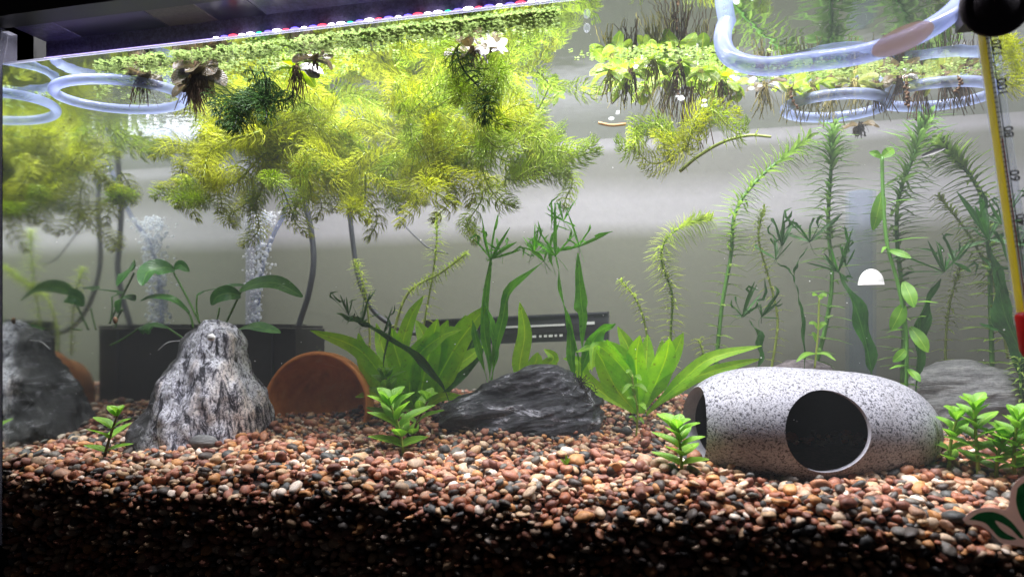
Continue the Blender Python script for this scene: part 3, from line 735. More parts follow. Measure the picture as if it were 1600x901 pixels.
b = MB(); b.tube([P(1345, 300, .67), P(1345, 640, .67)], 0.0125, 24); b.tube([P(1345, 300, .67), P(1345, 640, .67)], 0.0095, 24)
tag(b.build('riser_tube', M['riser']), 'faint clear upright tube behind the narrow fern leaf', 'tube')

def bar():
    A = P(666, 500, .668); B = P(951, 487, .668); D = P(953, 530, .668); C_ = P(666, 541, .668)
    root = empty('heater_bar', (A + D) / 2, 'black bar heater with pale reflection strips on the back glass', 'heater')
    cen_ = (A + B + C_ + D) / 4; ax = (B - A) / 2; az = (A - C_) / 2; ay = Vector((0, 1, 0))
    b = MB(); b.obox(cen_, ax, ay * 0.005, az); b.build('body', M['bar'], root, smooth=False)
    b = MB(); b.obox(cen_ - ay * 0.0058 - az * 0.05, ax * 0.985, ay * 0.0008, az * 0.28); b.build('face_plate', M['black'], root, smooth=False)
    b = MB(); b.obox(cen_ - ay * 0.0058 + az * 0.92 , ax * 0.985, ay * 0.0008, az * 0.05); b.build('edge_strip', M['hose'], root, smooth=False)
    b = MB(); b.obox(cen_ - ay * 0.0068 + az * 0.20 + ax * 0.22, ax * 0.33, ay * 0.0006, az * 0.07); b.build('reflection_strip', M['print'], root, smooth=False)  # this and the next pale strip paint a reflection on the bar
    b = MB(); b.obox(cen_ - ay * 0.0068 + az * 0.24 + ax * 0.80, ax * 0.06, ay * 0.0006, az * 0.10); b.build('reflection_strip', M['print'], root, smooth=False)
    for i, t in enumerate((0.12, 0.17, 0.225, 0.29, 0.345, 0.40, 0.455, 0.51)):
        b = MB(); b.obox(cen_ - ay * 0.0060 - az * 0.56 + ax * t, ax * (0.012 + 0.004 * (i % 3)), ay * 0.0006, az * 0.085); b.build('printed_mark', M['print'], root, smooth=False)
bar()

# bubbles
def bubbles(name, px, y0, y1, spread, n, y, label):
    b = MB()
    for i in range(n):
        t = random.random() ** 0.9; py = y0 + (y1 - y0) * t
        w_ = spread * (0.45 + 0.8 * t) * (1 + 0.5 * math.sin(t * 14 + i % 3))
        p = P(px + random.gauss(0, w_) + 14 * t, py, y + random.uniform(-.008, .008)); r = random.uniform(0.0004, 0.0017)
        b.ball(p, r, 7, 5, (random.uniform(.8, 1.3), 1, random.uniform(.7, 1.6)))
    tag(b.build(name, M['bubble']), label, 'bubbles', kind='stuff')
bubbles('bubbles', 396, 506, 330, 8, 760, .635, 'column of white air bubbles rising from the filter box')
b = MB()
for i in range(260):
    px = random.gauss(285, 34); py = random.gauss(208, 9); p = P(px, py, yS(px, min(py, 240)) if py < 238 else .66)
    if p.x < XL + 0.003: p.x = XL + 0.003 + random.random() * 0.02
    b.ball((p.x, min(p.y, 0.672), WZ - 0.0012), random.uniform(0.0005, 0.0016), 7, 5)
tag(b.build('surface_bubbles', M['bubble']), 'white bubbles bursting at the water surface', 'bubbles', kind='stuff')
b = MB()
for i in range(150):
    p = P(random.uniform(20, 1590), random.uniform(60, 660), random.uniform(.42, .66)); b.ball(p, random.uniform(0.00018, 0.0004), 5, 4)
tag(b.build('floating_specks', M['shell']), 'tiny pale specks drifting in the water', 'specks', kind='stuff')

# ------------------------------------------------------------------ clear tubing coils
def ring(label, px, py, wpx, hpx, y, r, a0=0, a1=360, tilt=0):
    mpp = pxcm(y, px); c = P(px, py, y); rx = wpx * mpp
    v = (HOR - py) / F; ry = hpx * mpp / max(v, 0.1)
    pts = []
    n = 72
    for i in range(n):
        a = R(a0 + (a1 - a0) * i / (n if a1 - a0 >= 360 else n - 1))
        pts.append(c + Vector((CT * rx * math.cos(a), ry * math.sin(a) + ST * rx * math.cos(a) * 0.3, tilt * math.sin(a))))
    b = MB(); b.tube(pts, r, 14, closed=(a1 - a0 >= 360)); o = b.build('tubing_coil', M['tube']); return tag(o, label, 'tubing')
ring('ring of clear air tubing floating beside the brown rooted floaters', 188, 149, 99, 24, 0.455, 0.0038)
ring('ring of clear air tubing under the floaters, nearer the big clump', 1305, 166, 76, 19, 0.60, 0.0042)
ring('ring of clear air tubing under the floaters, beside the thermometer', 1462, 148, 84, 20, 0.61, 0.0042)
hose('tubing_loop', [P(1215, -60, .50), P(1170, -12, .485), P(1140, 25, .465), P(1129, 60, .445), P(1142, 90, .432), P(1190, 104, .424), P(1260, 97, .42), P(1350, 84, .418), P(1430, 56, .420), P(1485, 22, .43), P(1515, -20, .445), P(1520, -60, .46)],
     0.0054, M['tube'], 'wide loop of clear air tubing hanging at the surface', 'tubing', n=90, seg=18)
# thin peach sheet painting a reflection in the glass, across the tubing
c = P(1410, 62, .4035); a = (P(1458, 38, .4035) - P(1362, 84, .4035)) / 2; bb = (P(1400, 46, .4035) - P(1418, 80, .4035)) * 0.5
b = MB(); n = 40; vs = [c] + [c + a * math.cos(2 * math.pi * k / n) + bb * math.sin(2 * math.pi * k / n) for k in range(n)]
vs2 = [v - Vector((0, 0.0003, 0)) for v in vs]
b.add(vs2, [(0, k + 1, (k + 1) % n + 1) for k in range(n)]); tag(b.build('glass_reflection', M['peach']), 'oval peach coloured sheet for a reflection in the glass over the wide tubing loop', 'patch')

# ------------------------------------------------------------------ plants
def blade_obj(root, mat, keys, width, nrm=(0, -1, 0.35), n=14, name='leaf', **kw):
    b = MB(); b.leaf(smoothpath(keys, n), width, nrm, **kw); return b.build(name, mat, root)
strap = lambda t: (0.16 + 0.84 * math.sin(math.pi * min(1, max(0, (t - 0.0))) ** 1.15) ** 0.8) if t < 0.93 else (1 - t) / 0.07 * 0.42 + 0.02
def swordprof(t):
    if t < 0.35: return 0.16 + 0.84 * (t / 0.35) ** 1.6
    return max(0.02, (1 - ((t - 0.35) / 0.65) ** 2.4)) ** 0.8

def sword(label, base_px, leaves, y):
    c = P(base_px[0], base_px[1], y); c.z = ground(c.x, c.y)
    root = empty('sword_plant', c, label, 'plant')
    for ks, wpx, dy in leaves:
        n = len(ks); pts = []
        for i, (px, py) in enumerate(ks): pts.append(P(px, py, y + dy * (i / (n - 1))))
        pts[0].z = max(pts[0].z, c.z - 0.004)
        blade_obj(root, M['sword'], pts, .88 * wpx * pxcm(y, base_px[0]), nrm=(random.uniform(-.5, .5), -1, random.uniform(0.1, 0.7)), n=20, prof=swordprof, fold=0.12, wave=0.03, ph=random.random() * 6, nw=6)
    return root
sword('bright green sword plant with broad leaves beside the terracotta pot', (655, 640), [
    ([(640, 645), (605, 600), (560, 545), (485, 516)], 34, -.02), ([(645, 645), (610, 610), (575, 570), (560, 520)], 40, -.01),
    ([(650, 645), (635, 600), (625, 560), (640, 500), (662, 462)], 30, .01), ([(655, 645), (655, 600), (680, 550), (700, 500)], 50, -.02),
    ([(660, 645), (680, 600), (710, 545), (735, 510), (760, 478)], 46, -.03), ([(650, 645), (640, 610), (650, 560), (690, 525), (722, 515)], 40, -.05),
    ([(660, 640), (690, 590), (730, 560), (755, 540)], 30, .02), ([(648, 645), (622, 590), (600, 550), (588, 505)], 32, .02),
    ([(655, 645), (665, 590), (668, 540), (650, 500)], 42, .02), ([(660, 645), (690, 620), (740, 625)], 16, -.03), ([(645, 640), (590, 615), (555, 620)], 16, -.02), ([(650, 645), (632, 590), (616, 540), (612, 512)], 40, -.03), ([(652, 645), (660, 600), (672, 545), (684, 498)], 48, -.04), ([(658, 645), (690, 590), (712, 540), (728, 492)], 46, -.01)], 0.600)
sword('bright green sword plant with strap leaves beside the speckled cave', (1000, 640), [
    ([(995, 645), (965, 610), (945, 570), (930, 545)], 40, -.02), ([(990, 645), (950, 620), (915, 590), (905, 565), (880, 560)], 24, -.01),
    ([(1000, 645), (1000, 600), (985, 550), (965, 510)], 34, .0), ([(1005, 645), (1020, 600), (1050, 560), (1068, 520)], 46, -.02),
    ([(1000, 645), (1008, 600), (1010, 560), (1012, 522)], 34, .01), ([(1010, 645), (1060, 600), (1110, 560), (1190, 540)], 26, -.01),
    ([(1010, 648), (1040, 620), (1085, 590), (1140, 572), (1190, 560)], 22, .0), ([(995, 645), (985, 600), (975, 560), (940, 540), (900, 550)], 28, -.04),
    ([(1002, 645), (1015, 610), (1030, 570), (1035, 530)], 30, .02), ([(998, 645), (990, 600), (960, 560), (930, 540), (925, 580)], 22, -.06), ([(996, 645), (980, 600), (958, 560), (948, 530)], 40, -.03), ([(1000, 645), (996, 600), (994, 560), (1000, 524)], 42, -.03), ([(1004, 645), (1024, 600), (1040, 560), (1046, 528)], 40, -.03)], 0.605)
# strap leaf standing behind the slate rock
c = P(815, 590, .61); root = empty('strap_plant', (c.x, c.y, ground(c.x, c.y)), 'upright light green strap leaves behind the slate rock', 'plant')
for ks, w_ in (([(812, 620), (812, 570), (820, 520), (812, 472)], 26), ([(828, 620), (845, 580), (865, 560), (850, 545)], 20), ([(806, 620), (835, 570), (840, 550)], 22), ([(868, 620), (905, 575), (950, 550), (965, 560)], 24)):
    blade_obj(root, M['sword'], [P(a_, b_, .61) for a_, b_ in ks], w_ * pxcm(.61, 815), n=16, prof=swordprof, nrm=(0.2, -1, 0.2), nw=6)

def plantlet(root, p, s, n=7, mat='fern', dirv=(0, 0, 1)):
    b = MB(); dirv = Vector(dirv).normalized()
    for i in range(n):
        d = (dirv * 0.9 + rv(1.0)).normalized(); L = s * random.uniform(.5, 1.2)
        sag = rv(0.6 * L)
        pts = smoothpath([p, p + d * L * .5 + sag * .3, p + d * L + sag * .7], 7)
        b.leaf(pts, L * random.uniform(.06, .13), rv(1) + Vector((0, -.8, 0)), nw=2, fold=0.2)
        if random.random() < .6:      # forked tip
            q = pts[4]
            b.leaf(smoothpath([q, q + (d + rv(.8)) * L * .25, q + (d + rv(.8)) * L * .4], 4), L * .09, (0, -1, 0), nw=2)
    for i in range(3):
        e = p + rv(s * .4) - Vector((0, 0, s * .2)); b.tube(smoothpath([p, (p + e) / 2 + rv(s * .08), e], 5), 0.0002, 3)
    return b.build('plantlet', M[mat], root)
def roots(root, p, s, n, mat='root_k', down=1.0, rad=0.0003):
    b = MB()
    for i in range(n):
        e = p + rv(s) * 0.6 + Vector((0, 0, -s * random.uniform(.2, 1) * down))
        b.tube(smoothpath([p + rv(s * .12), (p + e) / 2 + rv(s * .25), e], 6), rad * random.uniform(.6, 1.3), 3, cap=False)
    return b.build('root_tuft', M[mat], root)
def fern(label, base, y, leaves, mat='fern', rootsz=0.012, lets=(), rn=60):
    c = P(base[0], base[1], y); root = empty('java_fern', c, label, 'plant')
    for ks, wpx in leaves:
        blade_obj(root, M[mat], [P(a_, b_, y + (dd[0] if dd else 0)) for a_, b_, *dd in ks], wpx * pxcm(y, base[0]), n=18, nrm=(random.uniform(-.6, .6), -1, random.uniform(-.2, .5)),
                  prof=lambda t: 0.09 if t < .22 else max(0.08, math.sin(math.pi * min(1, (t - .17) / .83)) ** .75), fold=.14, wave=.22, ph=random.random() * 6, nw=6, twist=random.uniform(-1.6, 1.6))
    for px, py, s, n in lets: plantlet(root, P(px, py, y - .003), s, n, mat, (0, -.1, .8))
    if rootsz: roots(root, c, rootsz, rn)
    return root
fern('green fern growing from the sloping side of the slate rock', (764, 605), .572, [
    ([(766, 608), (764, 560), (756, 500), (768, 395)], 15), ([(768, 608), (772, 560), (785, 500), (800, 450), (858, 402)], 18),
    ([(764, 606), (752, 560), (744, 530), (738, 500)], 12), ([(766, 600), (775, 550), (765, 500), (754, 450)], 14)],
    lets=[(766, 405, .028, 9), (780, 390, .022, 6), (850, 408, .022, 6)])
fern('tall fern with plantlets on its tips at the highest end of the slate rock', (905, 600), .572, [
    ([(904, 600), (903, 550), (885, 490), (876, 440), (868, 395)], 18), ([(908, 600), (911, 500), (908, 470), (903, 395)], 21), ([(900, 600), (893, 560), (890, 500)], 14),
    ([(868, 430), (860, 390), (878, 335)], 9), ([(868, 400), (845, 395), (828, 402)], 7), ([(890, 392), (905, 380), (922, 376)], 7), ([(906, 600), (915, 560), (935, 520), (962, 505)], 22)],
    lets=[(868, 400, .030, 11), (880, 345, .024, 7), (862, 350, .018, 6), (835, 395, .024, 9), (905, 385, .026, 8), (830, 400, .02, 6)], rootsz=.026, rn=170)
fern('narrow dark fern leaf leaning past the clear upright tube', (1362, 590), .585, [([(1364, 600), (1358, 560), (1340, 490), (1312, 428)], 30)], 'fern_dark', 0,
    lets=[(1310, 425, .024, 10), (1322, 415, .018, 5)])
fern('dark forked fern behind the top of the speckled cave', (1256, 590), .60, [([(1257, 600), (1256, 540), (1250, 480), (1244, 445)], 14), ([(1244, 450), (1235, 425), (1212, 410)], 9), ([(1240, 440), (1243, 415), (1262, 385)], 9)], 'fern_dark', 0,
    lets=[(1222, 385, .026, 9), (1265, 378, .026, 8), (1212, 405, .022, 6)])
fern('dark fern leaf curling behind the tall oval leaved stem', (1432, 580), .60, [([(1430, 620), (1436, 560), (1440, 490), (1470, 435)], 28)], 'fern_dark', 0, lets=[(1475, 425, .030, 11), (1490, 410, .022, 6)])
fern('dark ragged fern behind the red end of the thermometer', (1590, 600), .60, [([(1598, 640), (1596, 560), (1570, 490), (1556, 420)], 34), ([(1580, 500), (1565, 440), (1540, 370)], 16), ([(1570, 520), (1530, 505)], 8)], 'fern_dark', 0,
    lets=[(1545, 375, .032, 12), (1565, 350, .028, 9), (1580, 420, .03, 9)])
fern('dark twisted fern leaf reaching over the terracotta pot', (705, 640), .565, [([(706, 640), (690, 600), (655, 560), (610, 525), (550, 500)], 17), ([(600, 520), (560, 500), (522, 488)], 14), ([(600, 600), (600, 560), (610, 510), (600, 490)], 4)], 'fern_dark', 0,
    lets=[(565, 505, .022, 9), (545, 492, .02, 7), (600, 520, .016, 5)])
fern('small dark curled fern beside the speckled cave', (1180, 590), .60, [([(1180, 590), (1188, 555), (1182, 520), (1170, 500)], 22)], 'fern_dark', 0, lets=[(1160, 495, .026, 9), (1190, 495, .022, 7)])
fern('deep green leaf bending behind the sword plant', (690, 640), .63, [([(690, 640), (700, 600), (735, 545), (745, 515)], 40)], 'fern_dark', 0)

# anubias on the marble rock
def anubias():
    y = .56; c = P(335, 515, y); root = empty('anubias', c, 'broad leaved dark green plant growing behind the marble rock', 'plant')
    pet = [([(312, 505), (295, 470), (271, 425)], .0010), ([(302, 512), (298, 495), (290, 482)], .0010), ([(311, 505), (307, 480), (308, 462)], .0008), ([(335, 515), (341, 492), (343, 480)], .0008),
           ([(348, 515), (365, 480), (378, 452)], .0010), ([(360, 515), (375, 514)], .0008), ([(310, 540), (290, 530), (262, 512)], .001)]
    for ks, r in pet:
        b = MB(); b.tube(smoothpath([P(a_, b_, y) for a_, b_ in ks], 12), r, 7); b.build('petiole', M['stem_g'], root)
    mp = pxcm(y, 330)
    bl = [([(272, 420, 0), (255, 418, -.01), (232, 424, -.02), (222, 446, -.03)], 34, (.2, -.9, .5)), ([(296, 488, 0), (270, 468, -.01), (240, 464, -.015), (212, 470, -.02)], 17, (.1, -.5, .9)),
          ([(308, 462, 0), (318, 456, .01), (335, 452, .01), (352, 447, .0)], 10, (0, -.3, 1)), ([(376, 462, 0), (358, 458, -.01), (340, 463, -.01), (330, 476, -.01)], 26, (0, -1, .3)),
          ([(374, 455, 0), (400, 444, 0), (435, 443, 0), (473, 464, 0)], 28, (0, -.8, .7)), ([(374, 514, -.02), (395, 510, -.03), (415, 514, -.035), (438, 520, -.04)], 22, (0, -.6, .9)),
          ([(262, 512, 0), (240, 508, -.005), (215, 515, -.01), (195, 522, -.01)], 16, (0, -.6, .9)), ([(340, 452, 0), (360, 447, .01), (385, 446, .01)], 14, (0, -.5, .9)),
          ([(272, 420, .02), (282, 414, .02), (296, 424, .02)], 16, (0, -1, .3))]
    for ks, wpx, nr in bl:
        pts = [P(a_, b_, y + d_) for a_, b_, d_ in ks]
        for q in pts: q.x = max(q.x, XL + .003)
        blade_obj(root, M['anubias'], pts, wpx * mp, nrm=nr, n=16, fold=.1, nw=6, prof=lambda t: max(.02, math.sin(math.pi * min(1, t * .95 + .04)) ** .6))
    hk = P(255, 545, .50)
    b = MB(); b.tube(smoothpath([P(282, 532, .5), P(262, 535, .5), P(247, 547, .5)], 8), .0004, 5); b.build('rootlet', M['print'], root)
anubias()

# egeria-like stems
def whorlstem(label, keys, y, mat, stemmat, leafpx=34, spacing=0.0075, top=0.45, group=None, wl=0.0017, name='waterweed', droop=.25, k_=5, rs=.0011):
    path = smoothpath([P(a_, b_, y + (d_[0] if d_ else 0)) for a_, b_, *d_ in keys], 60)
    base = path[0]; root = empty(name, base, label, 'plant', group)
    b = MB(); b.tube(path, [rs * (1.1 - .4 * i / 59) for i in range(60)], 7); b.build('stem', stemmat, root)
    mpp = pxcm(y, keys[0][0]); L = leafpx * mpp; b = MB()
    tot = sum((path[i + 1] - path[i]).length for i in range(59)); s = tot * .06; acc = 0; i = 0; rot = 0
    while i < 59:
        seg = (path[i + 1] - path[i]); sl = seg.length
        if acc + sl < s: acc += sl; i += 1; continue
        f = (s - acc) / sl; p = path[i] + seg * f; d = seg.normalized(); t = s / tot
        a = d.orthogonal().normalized(); c = d.cross(a); rot += .8
        for k in range(k_):
            th = rot + 2 * math.pi * k / k_ + random.uniform(-.3, .3)
            if random.random() < (.28 if t < .5 else .05): continue
            o_ = a * math.cos(th) + c * math.sin(th)
            l = L * random.uniform(.7, 1.15) * (.55 + .45 * min(1, t * 2.2)) * (1 if t < .9 else 1 - (t - .9) * 4)
            up = .35 if t < .8 else .35 + (t - .8) * 5
            e1 = p + (o_ * .55 + d * up * .5) * l * .6; e2 = p + (o_ + d * up * .55).normalized() * l + Vector((0, 0, -droop * l)) + rv(l * .12)
            b.leaf(smoothpath([p, e1, e2], 6), wl * random.uniform(.8, 1.3), d + Vector((0, -.3, .2)), nw=2, fold=.15)
        s += spacing * (1 if t < top else (.5 if t < .85 else .32)) * random.uniform(.8, 1.2)
    lf = b.build('foliage', mat, root); tag(lf, kind='stuff')
    return root
E, EY, ED = M['egeria'], M['egeria_y'], M['egeria_d']
whorlstem('pale waterweed stem standing straight behind the sword plant', [(650, 600), (662, 510), (676, 430), (682, 380), (682, 333)], .655, EY, M['stem_y'], 22, top=.7)
whorlstem('pale waterweed stem arching sideways over the sword plant', [(615, 560), (618, 510), (640, 455), (690, 425), (728, 396)], .65, EY, M['stem_y'], 14, rs=.0015)
whorlstem('short pale waterweed tip in front of the curving dark cable', [(578, 560), (577, 510), (570, 455), (556, 408)], .645, EY, M['stem_y'], 20)
whorlstem('bushy tipped waterweed bending over above the second sword plant', [(1047, 590), (1048, 520), (1050, 460), (1034, 410), (1040, 375), (1070, 352), (1108, 342)], .63, EY, E, 32, spacing=.005, top=.35, k_=7)
whorlstem('small pale waterweed leaning over the second sword plant', [(1010, 580), (1010, 520), (995, 470), (970, 438)], .64, EY, M['stem_y'], 18)
whorlstem('long green waterweed stem slanting up behind the forked fern', [(1118, 580), (1128, 480), (1142, 400), (1150, 330), (1190, 275), (1262, 218)], .64, E, M['stem_g'], 42, spacing=.0085, rs=.0018, wl=.0028, k_=6, droop=.12)
whorlstem('yellowish waterweed stem behind the forked fern', [(1205, 580), (1215, 500), (1200, 430), (1185, 370), (1194, 325)], .655, EY, M['stem_y'], 26, top=.6)
whorlstem('thick dark green waterweed standing upright below the tubing', [(1270, 590), (1292, 500), (1300, 430), (1294, 350), (1298, 270), (1302, 200)], .625, ED, M['stem_g'], 50, spacing=.0095, top=.55, rs=.0018, wl=.0030, k_=7, droop=.12)
whorlstem('thick green waterweed crossing behind the oval leaved stem', [(1410, 600), (1412, 480), (1402, 380), (1404, 310), (1425, 250), (1445, 192)], .645, ED, M['stem_g'], 58, spacing=.0085, top=.5, rs=.0018, wl=.0032, k_=7, droop=.12)
whorlstem('green waterweed arching down beside the thermometer', [(1552, 640), (1548, 480), (1545, 380), (1535, 310), (1505, 260), (1468, 225)], .63, E, M['stem_g'], 52, spacing=.0085, top=.45, rs=.0018, wl=.0030, k_=7, droop=.12)
whorlstem('yellow green waterweed tip bending beside the thermometer', [(1575, 560), (1555, 450), (1525, 385), (1498, 345), (1468, 308)], .655, EY, M['stem_y'], 32, top=.3)
whorlstem('faint yellowish waterweed stem above the grey stone', [(1478, 600), (1478, 530), (1485, 470), (1500, 420)], .665, EY, M['stem_y'], 30)
whorlstem('small feathery waterweed in front of the speckled cave back end', [(1095, 600), (1100, 560), (1092, 530)], .64, EY, M['stem_y'], 22)
whorlstem('pale feathery waterweed beside the filter box', [(545, 590), (500, 560), (490, 540)], .66, EY, M['stem_y'], 12)
whorlstem('green weed stem below the thermometer end', [(1590, 700), (1595, 620), (1592, 560)], .60, E, M['stem_g'], 26)
# bare yellow stem floating under the clump
whorlstem('bare yellow stem drifting under the floating clump', [(1062, 268), (1090, 245), (1130, 222), (1170, 212), (1205, 214)], .52, EY, M['stem_y'], 15, spacing=.011, top=2, rs=.0013)

# stem with oval leaves
def ovalstem():
    y = .572; root = empty('oval_leaf_stem', G(1415, 640), 'tall green stem with oval leaves rising behind the speckled cave', 'plant')
    keys = [(1414, 650), (1417, 560), (1414, 500), (1402, 440), (1386, 380), (1380, 310), (1378, 245)]
    path = smoothpath([P(a_, b_, y) for a_, b_ in keys], 60); b = MB(); b.tube(path, .0013, 8); b.build('stem', M['stem_g'], root)
    L = [((1378, 246), (1358, 238), 12), ((1378, 246), (1396, 232), 16), ((1378, 300), (1364, 360), 20), ((1382, 318), (1434, 313), 7), ((1386, 380), (1452, 371), 7), ((1388, 390), (1424, 403), 11), ((1384, 385), (1377, 395), 6),
         ((1412, 440), (1428, 480), 20), ((1412, 475), (1392, 516), 22), ((1418, 474), (1466, 473), 8), ((1422, 510), (1450, 550), 20), ((1414, 515), (1384, 520), 8), ((1415, 545), (1395, 565), 15), ((1418, 570), (1390, 576), 7),
         ((1418, 575), (1438, 596), 13), ((1416, 600), (1400, 605), 10), ((1418, 600), (1436, 606), 9), ((1416, 620), (1402, 630), 10), ((1418, 625), (1440, 640), 9), ((1420, 500), (1448, 494), 6)]
    for (a, c_, w_) in L:
        p0, p1 = P(*a, y), P(*c_, y - random.uniform(-.006, .012)); m_ = (p0 + p1) / 2 + Vector((0, -.002, .001 if w_ < 10 else .0))
        blade_obj(root, M['oval'], [p0, m_, p1], w_ * pxcm(y, 1400), n=11, nrm=(random.uniform(-.3, .3), -1, .3) if w_ > 9 else (0, -.3, 1), fold=.08)
ovalstem()
def seedling(label, keys, y, L, mat='hygro', rs=.0008):
    path = smoothpath([P(a_, b_, y) for a_, b_ in keys], 20); root = empty('stem_plant', path[0], label, 'plant')
    b = MB(); b.tube(path, rs, 7); b.build('stem', M['stem_y'] if mat == 'hygro' else M['stem_g'], root)
    for (a, c_, w_) in L:
        p0, p1 = P(*a, y), P(*c_, y - random.uniform(0, .012)); m_ = (p0 + p1) / 2 + Vector((0, 0, .0025))
        blade_obj(root, M[mat], [p0, m_, p1], w_ * pxcm(y, keys[0][0]), n=9, nrm=(0, -.7, .8), fold=.1, nw=4)
seedling('thin bright seedling rising over the speckled cave', [(1273, 575), (1278, 520), (1280, 465)], .60, [((1280, 468), (1270, 462), 10), ((1280, 468), (1292, 463), 10), ((1279, 515), (1264, 505), 9), ((1279, 515), (1292, 506), 9), ((1274, 552), (1244, 565), 9), ((1274, 552), (1306, 563), 7), ((1276, 535), (1268, 520), 8)])
seedling('thin stem with tiny curled leaves beside the second sword plant', [(994, 684), (996, 640), (990, 610), (988, 585)], .545, [((990, 600), (972, 615), 8), ((990, 602), (1012, 612), 8), ((995, 630), (980, 622), 8), ((995, 632), (1010, 640), 9), ((995, 660), (982, 652), 6), ((996, 655), (1006, 662), 6), ((989, 588), (978, 582), 9), ((989, 590), (1002, 594), 9), ((992, 618), (988, 606), 10)])

# leafy low stem plants in the gravel
def hygro(label, bx, by, top, nodes, wpx, lpx, dy=0, lean=0):
    g = G(bx, by); y = g.y; mpp = pxcm(y, bx); h = (by - top) * mpp
    root = empty('leafy_stem_plant', g, label, 'plant')
    path = smoothpath([g - Vector((0, 0, .004)), g + Vector((lean * .4 * h, 0, h * .5)), g + Vector((lean * h, -.004, h))], 14)
    b = MB(); b.tube(path, [.0013 - .0005 * i / 13 for i in range(14)], 7); b.build('stem', M['stem_y'] if nodes > 4 else M['stem_b'], root)
    rot = random.uniform(0, 3)
    for k in range(nodes):
        t = .25 + .75 * k / (nodes - 1); p = path[min(13, int(t * 13))]; rot += math.pi / 2 + random.uniform(-.3, .3)
        cnt = 2 if k < nodes - 1 else 4
        for j in range(cnt):
            th = rot + j * 2 * math.pi / cnt + random.uniform(-.25, .25)
            o_ = Vector((math.cos(th), math.sin(th) * .8, 0)); upw = .25 + .75 * t ** 2 * random.uniform(.6, 1.3)
            l = lpx * mpp * random.uniform(.75, 1.1) * (.75 + .35 * math.sin(math.pi * t))
            if k == nodes - 1: l *= .85
            e = p + (o_ + Vector((0, 0, upw))).normalized() * l; mid = p + (o_ * .5 + Vector((0, 0, upw * .75))) * l * .6
            blade_obj(root, M['hygro'], [p, mid, e], wpx * mpp * random.uniform(.85, 1.15), n=9, nrm=(-o_.x * .5, -o_.y * .5 - .35, 1), fold=.14, nw=4, wave=.02, ph=random.random() * 6)
    return root
hygro('small bright green plant in the gravel before the marble rock', 160, 718, 648, 4, 17, 40, lean=.5)
hygro('bright green leafy plant in the gravel before the terracotta pot', 632, 712, 632, 6, 25, 56, lean=-.25)
hygro('leafy plant with pointed top leaves behind the plant before the pot', 640, 690, 625, 4, 18, 42, lean=.5)
hygro('small leafy plant at the foot of the first sword plant', 605, 665, 590, 6, 19, 40, lean=.0)
hygro('bright green leafy plant touching the end of the speckled cave', 1066, 738, 668, 6, 21, 50, lean=-.1)
hygro('leafy plant hugging the rounded end of the speckled cave', 1482, 732, 655, 5, 21, 42, lean=.1)
hygro('tall leafy plant in the gravel below the grey stone', 1530, 742, 640, 6, 22, 52, lean=-.1)
hygro('leafy plant half out of view above the leaf sticker', 1585, 748, 655, 6, 21, 50, lean=.0)
hygro('low tangle of leafy shoots between the taller leafy plants', 1556, 745, 685, 6, 19, 46, lean=.1)
hygro('leafy shoots filling in beside the tank corner', 1608, 735, 665, 6, 20, 48, lean=-.1)
p = G(885, 733); root = empty('sprout', p, 'tiny green sprout poking out of the open gravel', 'plant')
for d_ in ((-.004, 0, .003), (.003, -.002, .004), (0, 0, .006)): blade_obj(root, M['hygro'], [p + Vector((0, 0, .003)), p + Vector(d_) * .5 + Vector((0, 0, .004)), p + Vector(d_) + Vector((0, 0, .004))], .002, n=5, nw=2)

# ------------------------------------------------------------------ hornwort
def horn_mesh(name, mats, length, seed, dens=1.0, nl=.017, curl=1.0, trad=.00043):
    """one stem along +x from the origin, with whorls of forked needles; returns (stem mesh, needle mesh)"""
    random.seed(seed); n = 24
    ph = random.uniform(0, 6); path = [Vector((length * i / n, .012 * math.sin(i * .28 + ph) * curl, .010 * math.sin(i * .21 + ph * 2) * curl)) for i in range(n + 1)]
    sb = MB(); sb.tube(path, [.0009 * (1.15 - .5 * i / n) for i in range(n + 1)], 5)
    b = MB(); s = 0; steps = int(length / .0062 * dens)
    for w_ in range(steps):
        t = (w_ + .5) / steps; t = t if t < .7 else .7 + (t - .7) * 1.0
        i = min(n - 1, int(t * n)); p = path[i].lerp(path[i + 1], t * n - i); d = (path[i + 1] - path[i]).normalized()
        a = d.orthogonal().normalized(); c = d.cross(a); r0 = random.uniform(0, 6); cnt = 10
        close = 0 if t < .82 else (t - .82) / .18
        for k in range(cnt):
            th = r0 + 2 * math.pi * k / cnt + random.uniform(-.25, .25); o_ = a * math.cos(th) + c * math.sin(th)
            l = nl * random.uniform(.75, 1.2) * (1 - .55 * close); fw = .25 + 1.6 * close
            v1 = (o_ + d * fw * .6).normalized(); v2 = (o_ * (.75 - .5 * close) + d * (fw + .65)).normalized()
            k0 = p; k1 = p + v1 * l * .42
            b.tube([k0, k0.lerp(k1, .5) + rv(l * .02), k1], [trad * 1.1, trad, trad * .95], 3, cap=False)
            side = v1.cross(d).normalized()
            for sgn in (-1, 1):
                e1 = k1 + (v2 + side * sgn * .34 + rv(.12)).normalized() * l * .34; e2 = e1 + (v2 * 1.0 + d * .9 + side * sgn * .05 + rv(.35)).normalized() * l * .36
                b.tube([k1, e1, e2], [trad * .95, trad * .8, trad * .3], 3, cap=False)
    return sb.mesh('hornwort_stem', mats[1]), b.mesh('hornwort_needles', mats[0])
HV = {}
def hv(kind):
    if kind not in HV:
        mats = {'y': (M['horn'], M['stem_y']), 'g': (M['horn_g'], M['stem_y']), 'd': (M['horn_shaded'], M['stem_shaded'])}[kind]
        HV[kind] = [horn_mesh(kind, mats, L, 11 + i + ord(kind), dn, nl) for i, (L, dn, nl) in enumerate([(.11, 1, .019), (.09, 1, .017), (.13, .9, .020), (.075, 1.1, .016)])]
    return HV[kind]
horn_count = 0
